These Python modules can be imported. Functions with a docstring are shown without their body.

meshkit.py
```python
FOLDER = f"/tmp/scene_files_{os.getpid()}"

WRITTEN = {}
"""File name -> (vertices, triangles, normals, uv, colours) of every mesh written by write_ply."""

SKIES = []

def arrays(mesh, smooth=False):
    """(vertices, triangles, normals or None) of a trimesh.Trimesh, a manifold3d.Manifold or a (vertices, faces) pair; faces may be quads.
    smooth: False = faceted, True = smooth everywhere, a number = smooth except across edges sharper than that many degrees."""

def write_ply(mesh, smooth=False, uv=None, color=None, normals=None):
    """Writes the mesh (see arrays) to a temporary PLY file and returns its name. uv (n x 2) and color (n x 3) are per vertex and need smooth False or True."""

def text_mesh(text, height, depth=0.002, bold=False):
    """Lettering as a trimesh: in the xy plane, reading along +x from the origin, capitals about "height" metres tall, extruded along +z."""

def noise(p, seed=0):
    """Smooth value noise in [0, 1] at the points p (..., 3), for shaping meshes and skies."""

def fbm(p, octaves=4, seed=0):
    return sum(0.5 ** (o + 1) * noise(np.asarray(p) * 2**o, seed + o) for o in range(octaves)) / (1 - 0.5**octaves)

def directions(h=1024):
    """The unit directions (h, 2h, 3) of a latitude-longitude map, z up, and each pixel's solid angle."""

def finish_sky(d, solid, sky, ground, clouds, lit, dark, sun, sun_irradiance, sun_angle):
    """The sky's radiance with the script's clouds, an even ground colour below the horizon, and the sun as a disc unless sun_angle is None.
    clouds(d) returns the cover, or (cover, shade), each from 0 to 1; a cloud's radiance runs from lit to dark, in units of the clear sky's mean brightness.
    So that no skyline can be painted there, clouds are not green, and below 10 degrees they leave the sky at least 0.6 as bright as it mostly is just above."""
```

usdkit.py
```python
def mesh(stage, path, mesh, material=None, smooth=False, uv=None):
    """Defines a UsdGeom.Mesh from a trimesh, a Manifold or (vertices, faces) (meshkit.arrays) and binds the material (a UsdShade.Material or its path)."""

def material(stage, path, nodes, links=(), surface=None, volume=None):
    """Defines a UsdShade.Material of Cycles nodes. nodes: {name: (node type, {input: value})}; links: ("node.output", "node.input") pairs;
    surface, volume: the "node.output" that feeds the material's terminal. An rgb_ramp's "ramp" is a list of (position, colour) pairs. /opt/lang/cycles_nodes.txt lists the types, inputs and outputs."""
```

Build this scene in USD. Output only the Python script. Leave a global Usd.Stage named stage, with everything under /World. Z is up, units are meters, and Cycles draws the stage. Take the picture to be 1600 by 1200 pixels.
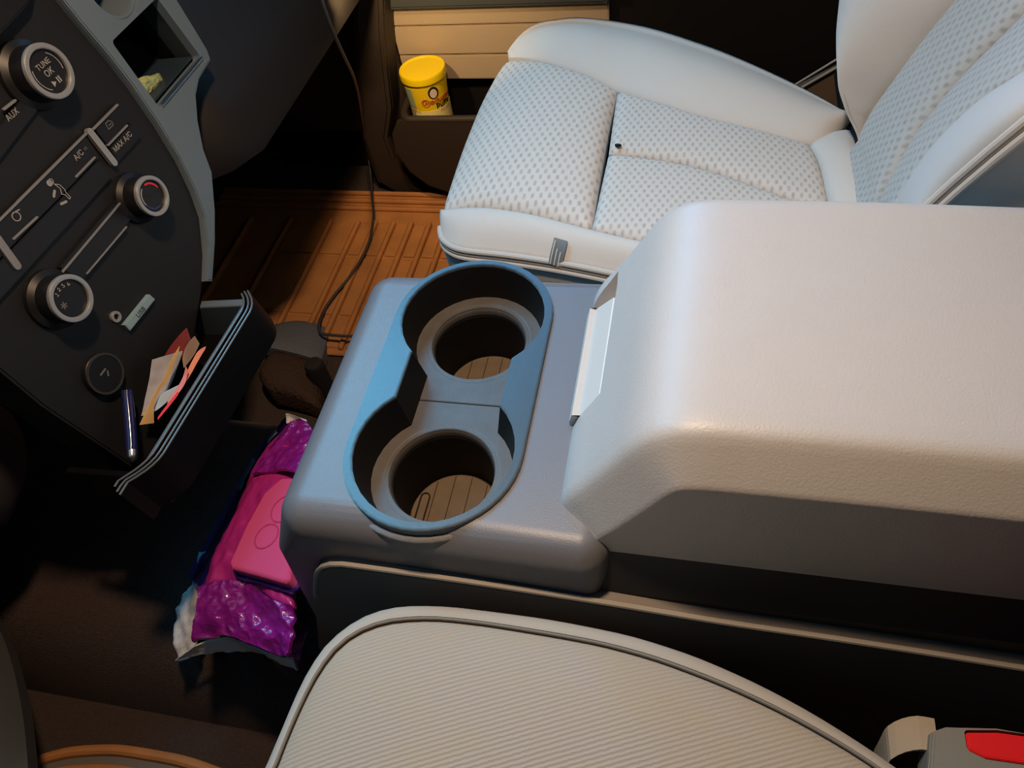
import math, random
import numpy as np, trimesh, usdkit, meshkit
from manifold3d import Manifold, CrossSection
from scipy.interpolate import PchipInterpolator
from shapely.geometry import Polygon, Point, box as sbox
from shapely.ops import unary_union
from pxr import Usd, UsdGeom, UsdLux, Gf, Sdf

random.seed(7); np.random.seed(7)
stage = Usd.Stage.CreateInMemory()
UsdGeom.SetStageUpAxis(stage, 'Z'); UsdGeom.SetStageMetersPerUnit(stage, 1.0)
UsdGeom.Xform.Define(stage, '/World'); UsdGeom.Scope.Define(stage, '/World/Looks')

# ------------------------------------------------------------------ camera, sky, lamp, exposure
# x = towards the rear of the car, y = towards the passenger door, z = up; z=0 is the carpet
CM = np.array([[0.9758233269, 0.18536083, -0.1158024063], [0.073666049, -0.7777785323, -0.6242065908], [-0.2057720774, 0.6005846464, -0.7726292349]])
CP = np.array([0.1749, -0.3708, 0.8741]); FPX = 1200.0
cam = UsdGeom.Camera.Define(stage, '/World/camera')
r, d, f = CM
cam.AddTransformOp().Set(Gf.Matrix4d(*r, 0, *(-d), 0, *(-f), 0, *CP, 1))
cam.CreateHorizontalApertureAttr(36.0); cam.CreateVerticalApertureAttr(27.0)
cam.CreateFocalLengthAttr(36.0 * FPX / 1600); cam.CreateClippingRangeAttr(Gf.Vec2f(0.02, 50))
cam.CreateExposureAttr(0.0)
SKY = (0.30, 0.62, 1.0); SKY_STRENGTH = 0.22
LAMP_POS = (0.03, -0.01, 1.215); LAMP_COLOR = (1.0, 0.68, 0.42); LAMP_I = 510.0
dome = UsdLux.DomeLight.Define(stage, '/World/night_sky')
dome.CreateColorAttr(Gf.Vec3f(*SKY)); dome.CreateIntensityAttr(SKY_STRENGTH)
lamp = UsdLux.DiskLight.Define(stage, '/World/dome_lamp_bulb')
lamp.CreateRadiusAttr(0.035); lamp.CreateIntensityAttr(LAMP_I); lamp.CreateColorAttr(Gf.Vec3f(*LAMP_COLOR))
lamp.AddTranslateOp().Set(Gf.Vec3d(*LAMP_POS))
# amber courtesy lamp under the glove box, added to brighten the passenger door
FILL_POS, FILL_AT = np.array([-0.262, 0.565, 0.485]), np.array([-0.222, 0.785, 0.195])
door_fill = UsdLux.DiskLight.Define(stage, '/World/added_door_light')
door_fill.CreateRadiusAttr(0.010); door_fill.CreateIntensityAttr(800.0); door_fill.CreateColorAttr(Gf.Vec3f(1.0, 0.66, 0.30))
CLN = (FILL_AT - FILL_POS) / np.linalg.norm(FILL_AT - FILL_POS); CLX = np.cross([0, 0, 1], CLN); CLX /= np.linalg.norm(CLX)
door_fill.AddTransformOp().Set(Gf.Matrix4d(*CLX, 0, *np.cross(-CLN, CLX), 0, *(-CLN), 0, *FILL_POS, 1))
# two bluish lamps of the parking lot: one out beyond the passenger window, one ahead of the windscreen
def yard_light(name, pos, at, size, intensity, color):
    pos, at = np.array(pos, float), np.array(at, float)
    y_ = UsdLux.RectLight.Define(stage, '/World/' + name)
    y_.CreateWidthAttr(size); y_.CreateHeightAttr(size); y_.CreateIntensityAttr(intensity); y_.CreateColorAttr(Gf.Vec3f(*color))
    c = (pos - at) / np.linalg.norm(pos - at); a = np.cross([0, 0, 1], c); a /= np.linalg.norm(a)
    y_.AddTransformOp().Set(Gf.Matrix4d(*a, 0, *np.cross(c, a), 0, *c, 0, *pos, 1))
yard_light('parking_lot_light', (-0.75, 1.95, 1.80), (0.1, 0.1, 0.4), 1.3, 11.5, (0.11, 0.45, 1.0))
yard_light('street_light', (-1.15, 1.05, 1.95), (0.3, 0.4, 0.4), 1.2, 11.5, (0.15, 0.62, 1.0))

# ------------------------------------------------------------------ measuring helpers
V = lambda *a: np.array(a, float)
def ray(px, py): return V((px - 800) / FPX, (py - 600) / FPX, 1) @ CM
def onpl(px, py, P, n):
    dd = ray(px, py); return CP + dd * ((np.asarray(P) - CP) @ n) / (dd @ n)
def onz(px, py, z): return onpl(px, py, V(0, 0, z), V(0, 0, 1))
def ony(px, py, y): return onpl(px, py, V(0, y, 0), V(0, 1, 0))
def onx(px, py, x): return onpl(px, py, V(x, 0, 0), V(1, 0, 0))
def Z3(*pts): return np.array([onz(*p) for p in pts])
def unit(v): v = np.asarray(v, float); return v / np.linalg.norm(v)

# ------------------------------------------------------------------ prims
names, locs = {}, {}
def numbered(path):
    if path not in names: names[path] = 0; return path
    names[path] += 1; return numbered(f'{path}_{names[path]:03d}')
def setdata(p, **k):
    for a, b in k.items():
        if b: p.SetCustomDataByKey(a, b)
def thing(name, label, cat, loc=(0, 0, 0), group=None, kind=None):
    path = numbered('/World/' + name); x = UsdGeom.Xform.Define(stage, path); x.AddTranslateOp().Set(Gf.Vec3d(*map(float, loc)))
    setdata(x.GetPrim(), label=label, category=cat, group=group, kind=kind)
    locs[path] = np.asarray(loc, float); return path
def obj(name, m, mat, parent='/World', smooth=35, label=None, cat=None, group=None, kind=None):
    """One mesh given in world coordinates, stored relative to its parent thing."""
    path = numbered(parent + '/' + name)
    off = next((locs[q] for q in (parent, parent.rsplit('/', 1)[0], parent.rsplit('/', 2)[0]) if q in locs), np.zeros(3))
    v, f, n = meshkit.arrays(m, smooth)
    t = trimesh.Trimesh(v - off, f, process=False)
    g = usdkit.mesh(stage, path, (v - off, f), M[mat])
    if n is not None:
        from pxr import Vt
        g.CreateNormalsAttr(Vt.Vec3fArray.FromNumpy(n.astype(np.float32))); g.SetNormalsInterpolation('vertex')
    setdata(g.GetPrim(), label=label, category=cat, group=group, kind=kind)
    return path

# ------------------------------------------------------------------ materials
M = {}
def mat(name, color, rough=0.6, spec=0.5, bump=None, grain=None, coat=0, metallic=0, sheen=0, transmission=0, coord='geometry.position', clear=0):
    """bump=(scale, strength, distance[, detail]); grain=(scale, amount, second colour)"""
    nodes = {'p': ('principled_bsdf', dict(base_color=color, roughness=rough, specular_ior_level=spec, metallic=metallic, coat_weight=coat, coat_roughness=0.08, sheen_weight=sheen, transmission_weight=transmission)),
             'g': ('geometry', {})}
    links = []
    if grain:
        nodes['n'] = ('noise_texture', dict(scale=grain[0], detail=4.0)); nodes['m'] = ('mix_color', dict(a=color, b=grain[2]))
        nodes['r'] = ('map_range', dict(from_min=0.5 - 0.22, from_max=0.5 + 0.22, to_min=0.0, to_max=grain[1], clamp=True))
        links += [('g.position', 'n.vector'), ('n.fac', 'r.value'), ('r.result', 'm.fac'), ('m.result', 'p.base_color')]
    if bump:
        nodes['bn'] = ('noise_texture', dict(scale=bump[0], detail=float(bump[3]) if len(bump) > 3 else 2.0)); nodes['b'] = ('bump', dict(strength=bump[1], distance=bump[2]))
        links += [('g.position', 'bn.vector'), ('bn.fac', 'b.height'), ('b.normal', 'p.normal')]
    M[name] = usdkit.material(stage, '/World/Looks/' + name, nodes, links, surface='p.BSDF')

def knit(name, base, dark, ax, ay, w=0.0190, h=0.0098, strength=0.35):
    """Jersey with staggered, softly outlined dents, w long and h apart, in the plane of the two axes."""
    nodes = {'g': ('geometry', {}), 's': ('separate_xyz', {}), 'a': ('math', dict(math_type='multiply', value2=2 * math.pi / w)), 'b': ('math', dict(math_type='multiply', value2=2 * math.pi / h)),
             'ca': ('math', dict(math_type='cosine')), 'cb': ('math', dict(math_type='cosine')), 'm': ('math', dict(math_type='multiply')), 'x': ('math', dict(math_type='maximum', value2=0.0)), 'w': ('math', dict(math_type='power', value2=0.85)),
             'n': ('noise_texture', dict(scale=260.0, detail=2.0)), 'nr': ('map_range', dict(from_min=0.3, from_max=0.7, to_min=0.55, to_max=1.1, clamp=True)), 'k': ('math', dict(math_type='multiply')),
             'mx': ('mix_color', dict(a=base, b=dark)), 'bp': ('bump', dict(invert=True, strength=strength, distance=0.0012)), 'p': ('principled_bsdf', dict(roughness=0.9, specular_ior_level=0.2, sheen_weight=0.25))}
    links = [('g.position', 's.vector'), (f's.{ax}', 'a.value1'), (f's.{ay}', 'b.value1'), ('a.value', 'ca.value1'), ('b.value', 'cb.value1'), ('ca.value', 'm.value1'), ('cb.value', 'm.value2'), ('m.value', 'x.value1'), ('x.value', 'w.value1'),
             ('g.position', 'n.vector'), ('n.fac', 'nr.value'), ('w.value', 'k.value1'), ('nr.result', 'k.value2'), ('k.value', 'mx.fac'), ('w.value', 'bp.height'), ('mx.result', 'p.base_color'), ('bp.normal', 'p.normal')]
    M[name] = usdkit.material(stage, '/World/Looks/' + name, nodes, links, surface='p.BSDF')

def ribbed(name, base, dark, ang, pitch):
    nodes = {'g': ('geometry', {}), 'mp': ('mapping', dict(mapping_type='point', rotation=(0, 0, ang))),
             'w': ('wave_texture', dict(wave_type='bands', bands_direction='x', profile='sine', scale=0.31416 / pitch, distortion=1.2, detail=2.0, detail_scale=3.0)),
             'n': ('noise_texture', dict(scale=45.0, detail=3.0)), 'r': ('map_range', dict(from_min=0.3, from_max=0.7, to_min=0.0, to_max=1.0, clamp=True)),
             'mx': ('mix_color', dict(a=dark, b=base)), 'm2': ('mix_color', dict(b=(base[0] * 0.93, base[1] * 0.92, base[2] * 0.84))),
             'b': ('bump', dict(strength=0.5, distance=0.0008)), 'p': ('principled_bsdf', dict(roughness=0.9, specular_ior_level=0.2, sheen_weight=0.2))}
    links = [('g.position', 'mp.vector'), ('mp.vector', 'w.vector'), ('w.fac', 'mx.fac'), ('g.position', 'n.vector'), ('n.fac', 'r.value'), ('r.result', 'm2.fac'), ('mx.result', 'm2.a'), ('m2.result', 'p.base_color'), ('w.fac', 'b.height'), ('b.normal', 'p.normal')]
    M[name] = usdkit.material(stage, '/World/Looks/' + name, nodes, links, surface='p.BSDF')

STONE = (0.70, 0.67, 0.64)
mat('lid_vinyl', (0.535, 0.51, 0.485), 0.42, 0.5, bump=(620, 0.22, 0.0010, 2), grain=(30, 0.25, (0.485, 0.455, 0.42)))
mat('stone_plastic', (0.62, 0.60, 0.57), 0.45, 0.5, bump=(900, 0.15, 0.0005))
mat('grey_cloth', STONE, 0.9, 0.2, bump=(1500, 0.35, 0.0006), sheen=0.25)
mat('grey_cloth_edge', (0.60, 0.575, 0.545), 0.9, 0.2, bump=(1500, 0.35, 0.0006), sheen=0.2)
mat('back_cloth_shade', (0.58, 0.595, 0.60), 0.9, 0.2, bump=(1500, 0.35, 0.0006), sheen=0.2)  # grey seat cloth with the dim bluish light of the backrest put in
mat('driver_edge', (0.46, 0.395, 0.325), 0.9, 0.2, bump=(1500, 0.35, 0.0006), sheen=0.15)
mat('ridge_highlight', (0.40, 0.37, 0.33), 0.5, 0.4)  # pale tone paints the light caught by the side panel bevel
mat('stitch_thread', (0.22, 0.20, 0.17), 0.9, 0.2)
knit('knit_cushion', (0.74, 0.70, 0.67), (0.44, 0.42, 0.41), 'y', 'x')
knit('knit_fine', (0.71, 0.675, 0.65), (0.43, 0.415, 0.405), 'y', 'x', 0.0160, 0.0088)
knit('knit_back_shade', (0.50, 0.52, 0.525), (0.33, 0.35, 0.355), 'y', 'z', 0.0110, 0.0120)  # seat knit darkened and cooled to imitate the weaker light on the backrest
ribbed('rib_cloth', (0.47, 0.385, 0.31), (0.39, 0.315, 0.25), math.radians(65.2), 0.0030)
mat('console_plastic', (0.16, 0.163, 0.18), 0.40, 0.6, bump=(1100, 0.25, 0.0006))
mat('console_dark', (0.022, 0.021, 0.023), 0.5, 0.4, bump=(1100, 0.2, 0.0006))
mat('trim_plastic', (0.17, 0.15, 0.135), 0.5, 0.5, bump=(1100, 0.2, 0.0006))
mat('bezel_plastic', (0.05, 0.072, 0.092), 0.33, 0.7, bump=(1300, 0.2, 0.0004))
mat('cup_black', (0.006, 0.006, 0.007), 0.6, 0.25)
mat('ledge_plastic', (0.10, 0.098, 0.098), 0.45, 0.5, bump=(900, 0.25, 0.0006), grain=(60, 0.6, (0.075, 0.06, 0.045)))
mat('cup_rubber', (0.16, 0.115, 0.075), 0.65, 0.4, bump=(700, 0.3, 0.0006), grain=(90, 0.6, (0.10, 0.08, 0.06)))
mat('floor_carpet', (0.070, 0.046, 0.040), 1.0, 0.1, bump=(650, 0.9, 0.003), grain=(300, 0.6, (0.035, 0.024, 0.021)), sheen=0.1)
mat('mat_rubber', (0.54, 0.235, 0.08), 0.62, 0.4, bump=(600, 0.2, 0.0008), grain=(25, 0.7, (0.36, 0.155, 0.052)))
mat('dash_black', (0.011, 0.0115, 0.014), 0.5, 0.4, bump=(900, 0.2, 0.0005))
mat('button_black', (0.008, 0.008, 0.010), 0.4, 0.5)
mat('dash_grey', (0.040, 0.041, 0.042), 0.6, 0.4, bump=(900, 0.2, 0.0005))
mat('glovebox_dark', (0.012, 0.010, 0.010), 0.65, 0.3, bump=(900, 0.2, 0.0005))
mat('silver_trim', (0.16, 0.22, 0.275), 0.42, 0.6, metallic=0.2)
mat('bin_black', (0.004, 0.004, 0.005), 0.5, 0.2)
mat('bin_mat', (0.02, 0.035, 0.055), 0.4, 0.6)
mat('chrome', (0.75, 0.75, 0.74), 0.25, 0.6, metallic=1.0)
mat('satin_silver', (0.50, 0.50, 0.50), 0.42, 0.5, metallic=0.7)
mat('strip_silver', (0.30, 0.30, 0.31), 0.4, 0.5, metallic=0.4)
mat('drawer_highlight', (0.16, 0.17, 0.18), 0.3, 0.6, metallic=0.3)
mat('print_white', (0.36, 0.36, 0.36), 0.6)
mat('print_dim', (0.16, 0.16, 0.16), 0.6)
mat('print_red', (0.75, 0.03, 0.05), 0.5)
mat('print_blue', (0.03, 0.05, 0.25), 0.5)
mat('panel_blue_grey', (0.26, 0.40, 0.48), 0.35, 0.6)
mat('door_beige', (0.50, 0.40, 0.29), 0.75, 0.3, bump=(800, 0.3, 0.0008))
mat('door_dark', (0.036, 0.027, 0.023), 0.6, 0.35, bump=(800, 0.25, 0.0006))
mat('door_teal', (0.06, 0.07, 0.075), 0.55, 0.4)
mat('door_black', (0.008, 0.007, 0.007), 0.7, 0.3)
mat('headliner', (0.34, 0.33, 0.31), 1.0, 0.1, bump=(700, 0.3, 0.001))
mat('shell_dark', (0.02, 0.02, 0.021), 0.8, 0.2)
mat('canister_yellow', (0.90, 0.66, 0.012), 0.35, 0.5)
mat('lid_yellow', (0.95, 0.72, 0.006), 0.38, 0.5)
mat('label_cream', (0.92, 0.80, 0.36), 0.4, 0.5)
mat('label_red', (0.55, 0.10, 0.03), 0.45)
mat('label_orange', (0.75, 0.30, 0.03), 0.45)
mat('label_black', (0.02, 0.015, 0.015), 0.5)
mat('label_grey', (0.40, 0.36, 0.30), 0.5)
mat('label_green', (0.36, 0.46, 0.34), 0.5)
mat('label_skin', (0.85, 0.68, 0.62), 0.5)
mat('cable_black', (0.055, 0.055, 0.06), 0.4, 0.6)
mat('film_purple', (0.26, 0.014, 0.29), 0.22, 0.7, bump=(75, 0.5, 0.006, 3), coat=0.7, grain=(14, 0.5, (0.30, 0.012, 0.22)))
mat('film_magenta', (0.48, 0.025, 0.26), 0.3, 0.6, bump=(45, 0.25, 0.004, 2), coat=0.4)
mat('film_blue', (0.018, 0.010, 0.14), 0.25, 0.7, bump=(70, 0.5, 0.005, 3), coat=0.6)
mat('film_pale_blue', (0.22, 0.42, 0.62), 0.3, 0.6, bump=(70, 0.4, 0.004, 3), coat=0.5)
mat('film_white', (0.72, 0.70, 0.68), 0.35, 0.6, bump=(60, 0.4, 0.005, 3), coat=0.4, grain=(20, 0.5, (0.50, 0.55, 0.62)))
mat('flap_pink', (0.72, 0.09, 0.25), 0.38, 0.5)
mat('flap_line', (0.55, 0.05, 0.17), 0.45, 0.5)
mat('pen_navy', (0.012, 0.014, 0.09), 0.15, 0.7, coat=0.8)
mat('paper_tan', (0.80, 0.52, 0.20), 0.8)
mat('paper_white', (0.55, 0.55, 0.60), 0.8, grain=(60, 0.6, (0.28, 0.26, 0.32)))
mat('paper_blue', (0.36, 0.50, 0.62), 0.7, grain=(80, 0.6, (0.55, 0.62, 0.68)))
mat('paper_red', (0.24, 0.02, 0.02), 0.6, grain=(70, 0.6, (0.06, 0.02, 0.02)))
mat('paper_salmon', (0.78, 0.24, 0.13), 0.6)
mat('paper_pink', (0.72, 0.25, 0.28), 0.6)
mat('paper_brown', (0.26, 0.18, 0.13), 0.7)
mat('wrapper_green', (0.30, 0.45, 0.22), 0.3, 0.6, coat=0.5, bump=(120, 0.6, 0.004), grain=(70, 0.8, (0.55, 0.50, 0.22)))
mat('tag_blue', (0.16, 0.23, 0.30), 0.5)
mat('tag_print', (0.75, 0.75, 0.76), 0.6)
mat('buckle_grey', (0.22, 0.225, 0.21), 0.55, 0.4, bump=(900, 0.2, 0.0006))
mat('buckle_red', (0.80, 0.012, 0.02), 0.4, 0.5)
mat('webbing_beige', (0.40, 0.34, 0.26), 0.9, 0.2, bump=(1200, 0.4, 0.0008))
mat('sill_pale', (0.50, 0.47, 0.43), 0.5)
mat('sill_brown', (0.20, 0.145, 0.10), 0.7)
mat('tunnel_grey', (0.13, 0.145, 0.18), 0.8, 0.2, bump=(200, 0.5, 0.003))
mat('lint_brown', (0.06, 0.038, 0.03), 1.0, 0.1, bump=(200, 0.9, 0.004))
mat('lamp_lens', (0.8, 0.78, 0.72), 0.5)
M['window_glass'] = usdkit.material(stage, '/World/Looks/window_glass', {'t': ('transparent_bsdf', dict(color=(0.93, 0.97, 0.96))), 'g': ('glossy_bsdf', dict(roughness=0.02)), 'fr': ('fresnel', dict(IOR=1.45)), 'm': ('mix_closure', {})},
                                    [('fr.fac', 'm.fac'), ('t.BSDF', 'm.closure1'), ('g.BSDF', 'm.closure2')], surface='m.closure')
M['window_dark'] = usdkit.material(stage, '/World/Looks/window_dark', {'t': ('transparent_bsdf', dict(color=(0.03, 0.035, 0.04))), 'g': ('glossy_bsdf', dict(roughness=0.02)), 'fr': ('fresnel', dict(IOR=1.45)), 'm': ('mix_closure', {})},
                                   [('fr.fac', 'm.fac'), ('t.BSDF', 'm.closure1'), ('g.BSDF', 'm.closure2')], surface='m.closure')

# ------------------------------------------------------------------ shape helpers
def curve(pts, n):
    p = np.asarray(pts, float); t = np.r_[0, np.cumsum(np.linalg.norm(np.diff(p, axis=0), axis=1))]
    keep = np.r_[True, np.diff(t) > 1e-9]; p, t = p[keep], t[keep]
    if len(p) == 2: return p[0] + (p[1] - p[0]) * np.linspace(0, 1, n)[:, None]
    return PchipInterpolator(t, p)(np.linspace(0, t[-1], n))
def coons(bot, top, left, right, n=40, m=24):
    """bot: BL>BR, top: TL>TR, left: BL>TL, right: BR>TR; grid (m, n, 3)"""
    b, t, l, r = curve(bot, n), curve(top, n), curve(left, m), curve(right, m)
    s, u = np.linspace(0, 1, n)[None, :, None], np.linspace(0, 1, m)[:, None, None]
    return (1 - u) * b[None] + u * t[None] + (1 - s) * l[:, None] + s * r[:, None] - ((1 - s) * (1 - u) * b[0] + s * (1 - u) * b[-1] + (1 - s) * u * t[0] + s * u * t[-1])
def puffed(G, puff=0.008, tuck=0.004, width=0.006, up=(0, 0, 1), edges='blrt'):
    """Bulges a cushion panel and tucks its sewn edges (b, t, l, r) down into the seam."""
    m, n = G.shape[:2]; up = unit(up)
    s, u = np.linspace(0, 1, n)[None, :] * np.ones((m, 1)), np.linspace(0, 1, m)[:, None] * np.ones((1, n))
    dist = {'l': np.linalg.norm(G - G[:, :1], axis=-1), 'r': np.linalg.norm(G - G[:, -1:], axis=-1), 'b': np.linalg.norm(G - G[:1], axis=-1), 't': np.linalg.norm(G - G[-1:], axis=-1)}
    e = np.minimum.reduce([dist[k] for k in edges]) if edges else np.full((m, n), 1.0)
    h = puff * np.sqrt(np.clip(4 * s * (1 - s), 0, 1) * np.clip(4 * u * (1 - u), 0, 1)) - tuck * np.exp(-e / width)
    return G + h[..., None] * up
def grid_faces(m, n, wrap=False):
    i, j = np.meshgrid(np.arange(m - 1), np.arange(n if wrap else n - 1), indexing='ij')
    a, b, c, e = i * n + j, i * n + (j + 1) % n, (i + 1) * n + (j + 1) % n, (i + 1) * n + j
    return np.stack([a, b, c, e], -1).reshape(-1, 4)
def tri(q): q = np.asarray(q); return np.vstack([q[:, [0, 1, 2]], q[:, [0, 2, 3]]])
def fix(m):
    m.merge_vertices(); trimesh.repair.fix_normals(m); return m
def solid(G, th=0.012, down=(0, 0, -1)):
    """Closed slab under a grid of points."""
    m, n = G.shape[:2]; top = G.reshape(-1, 3); bot = top + unit(down) * th; N = m * n
    f = [tri(grid_faces(m, n)), tri(grid_faces(m, n))[:, ::-1] + N]
    rim = np.r_[np.arange(n), np.arange(1, m) * n + n - 1, (m - 1) * n + np.arange(n - 2, -1, -1), np.arange(m - 2, 0, -1) * n]
    k = np.roll(rim, -1); f.append(np.vstack([np.c_[rim, rim + N, k + N], np.c_[rim, k + N, k]]))
    t = trimesh.Trimesh(np.vstack([top, bot]), np.vstack(f), process=False)
    if t.volume < 0: t.invert()
    return t
def loft(loops, cap=True):
    L = np.asarray(loops, float); m, n = L.shape[:2]; v = L.reshape(-1, 3); f = [tri(grid_faces(m, n, True))]
    if cap:
        for base, k in ((0, 0), ((m - 1) * n, 1)):
            c = len(v); v = np.vstack([v, L[0 if k == 0 else -1].mean(0)]); a = base + np.arange(n); b = base + (np.arange(n) + 1) % n
            f.append(np.c_[b, a, np.full(n, c)] if k == 0 else np.c_[a, b, np.full(n, c)])
    t = trimesh.Trimesh(v, np.vstack(f), process=False)
    if cap and t.volume < 0: t.invert()
    return t
def tube(pts, rad, sides=10, n=None):
    p = curve(pts, n) if n else np.asarray(pts, float)
    t = np.gradient(p, axis=0); t /= np.linalg.norm(t, axis=1, keepdims=True) + 1e-12
    a = np.cross(t[0], [0, 0, 1.0] if abs(t[0][2]) < 0.9 else [1.0, 0, 0]); a = unit(a); loops = []
    R = np.broadcast_to(rad, (len(p),)); ang = np.arange(sides) * 2 * math.pi / sides
    for i in range(len(p)):
        a = unit(a - (a @ t[i]) * t[i]); b = np.cross(t[i], a)
        loops.append(p[i] + R[i] * (np.cos(ang)[:, None] * a + np.sin(ang)[:, None] * b))
    return loft(loops)
def frame(o, e1, e2, e3):
    T = np.eye(4); T[:3, 0], T[:3, 1], T[:3, 2], T[:3, 3] = e1, e2, e3, o; return T
def put(m, T):
    m = m.copy() if hasattr(m, 'copy') else trimesh.Trimesh(*meshkit.arrays(m)[:2], process=False)
    m.apply_transform(T)
    return m
def T2M(m):
    a = m.to_mesh(); return trimesh.Trimesh(np.array(a.vert_properties[:, :3]), np.array(a.tri_verts), process=False)
def M2M(t):
    import manifold3d
    t = t.copy(); t.merge_vertices()
    return Manifold(manifold3d.Mesh(t.vertices.astype(np.float32), t.faces.astype(np.uint32)))
def extr(poly, h, bevel=0.0, z0=0.0, steps=2):
    """Extrudes a shapely polygon from z0 to z0+h with its top edge rounded."""
    from shapely.geometry.polygon import orient
    gs = [orient(g, 1.0) for g in getattr(poly, 'geoms', [poly])]
    if bevel <= 0:
        t = trimesh.util.concatenate([trimesh.creation.extrude_polygon(g, h, engine='earcut') for g in gs]); t.apply_translation((0, 0, z0)); return t
    body = CrossSection([np.array(rg.coords)[:-1] for g in gs for rg in (g.exterior, *g.interiors)])
    out = Manifold.extrude(body, h - bevel)
    for k in range(1, steps + 1):
        ins, z1 = bevel * (1 - math.cos((k - 0.5) / steps * math.pi / 2)), h - bevel + bevel * math.sin(k / steps * math.pi / 2)
        out = out + Manifold.extrude(body.offset(-ins, circular_segments=32), z1)
    t = T2M(out); t.apply_translation((0, 0, z0)); return t
def rbox(lo, hi, rad=0.004, seg=8):
    lo, hi = np.minimum(lo, hi), np.maximum(lo, hi); rad = min(rad, *(0.49 * (hi - lo)))
    s = Manifold.sphere(rad, seg)
    return T2M(Manifold.batch_hull([s.translate([float(c) for c in (x, y, z)]) for x in (lo[0] + rad, hi[0] - rad) for y in (lo[1] + rad, hi[1] - rad) for z in (lo[2] + rad, hi[2] - rad)]))
def hull_spheres(pts, rads, seg=24):
    return T2M(Manifold.batch_hull([Manifold.sphere(float(r_), seg).translate([float(c) for c in p]) for p, r_ in zip(pts, np.broadcast_to(rads, (len(pts),)))]))
def lathe(prof, n=48):
    """prof: (radius, height) pairs, axis +z, closed at both ends on the axis."""
    a = np.arange(n) * 2 * math.pi / n
    return loft([np.c_[r_ * np.cos(a), r_ * np.sin(a), np.full(n, h)] for r_, h in [(max(r_, 1e-5), h) for r_, h in prof]])
def ring(r0, r1, h, n=64, bev=0.0):
    p = Point(0, 0).buffer(r1, quad_segs=n // 4).difference(Point(0, 0).buffer(r0, quad_segs=n // 4))
    return extr(p, h, bev)
def cat(*m): return trimesh.util.concatenate(list(m))
def arc(r_, a0, a1, w, h, n=24, c=(0, 0)):
    a = np.radians(np.linspace(a0, a1, n))
    o = np.c_[c[0] + (r_ + w / 2) * np.cos(a), c[1] + (r_ + w / 2) * np.sin(a)]; i = np.c_[c[0] + (r_ - w / 2) * np.cos(a), c[1] + (r_ - w / 2) * np.sin(a)]
    return extr(Polygon(np.vstack([o, i[::-1]])), h)
def stroke(pts, w, h, closed=False):
    from shapely.geometry import LineString
    g = LineString(list(pts) + ([pts[0]] if closed else [])).buffer(w / 2, quad_segs=3)
    return extr(g, h)

# ================================================================== SETTING
def slab(name, lo, hi, m, label, cat_):
    obj(name, trimesh.creation.box(bounds=[lo, hi]), m, smooth=False, label=label, cat=cat_, kind='structure')
fl = thing('floor', 'dark brown carpeted car floor between the seats and the dashboard', 'floor', kind='structure')
obj('carpet', trimesh.creation.box(bounds=[(-1.1, -0.88, -0.03), (1.3, 0.88, 0.0)]), 'floor_carpet', fl, smooth=False)
hump = []
for x, hh in ((-0.06, 0.097), (-0.36, 0.097), (-0.42, 0.10), (-0.50, 0.11), (-0.60, 0.16), (-0.80, 0.20), (-1.05, 0.22)):
    yy = np.linspace(-0.21, 0.19, 21); zz = hh * np.clip(1 - (np.abs(yy + 0.01) / 0.2) ** 6, 0, 1)
    hump.append(np.vstack([np.c_[np.full(21, x), yy, zz], np.c_[np.full(21, x), yy[::-1], np.full(21, -0.01)]]))
obj('tunnel', loft(hump), 'floor_carpet', fl)
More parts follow.
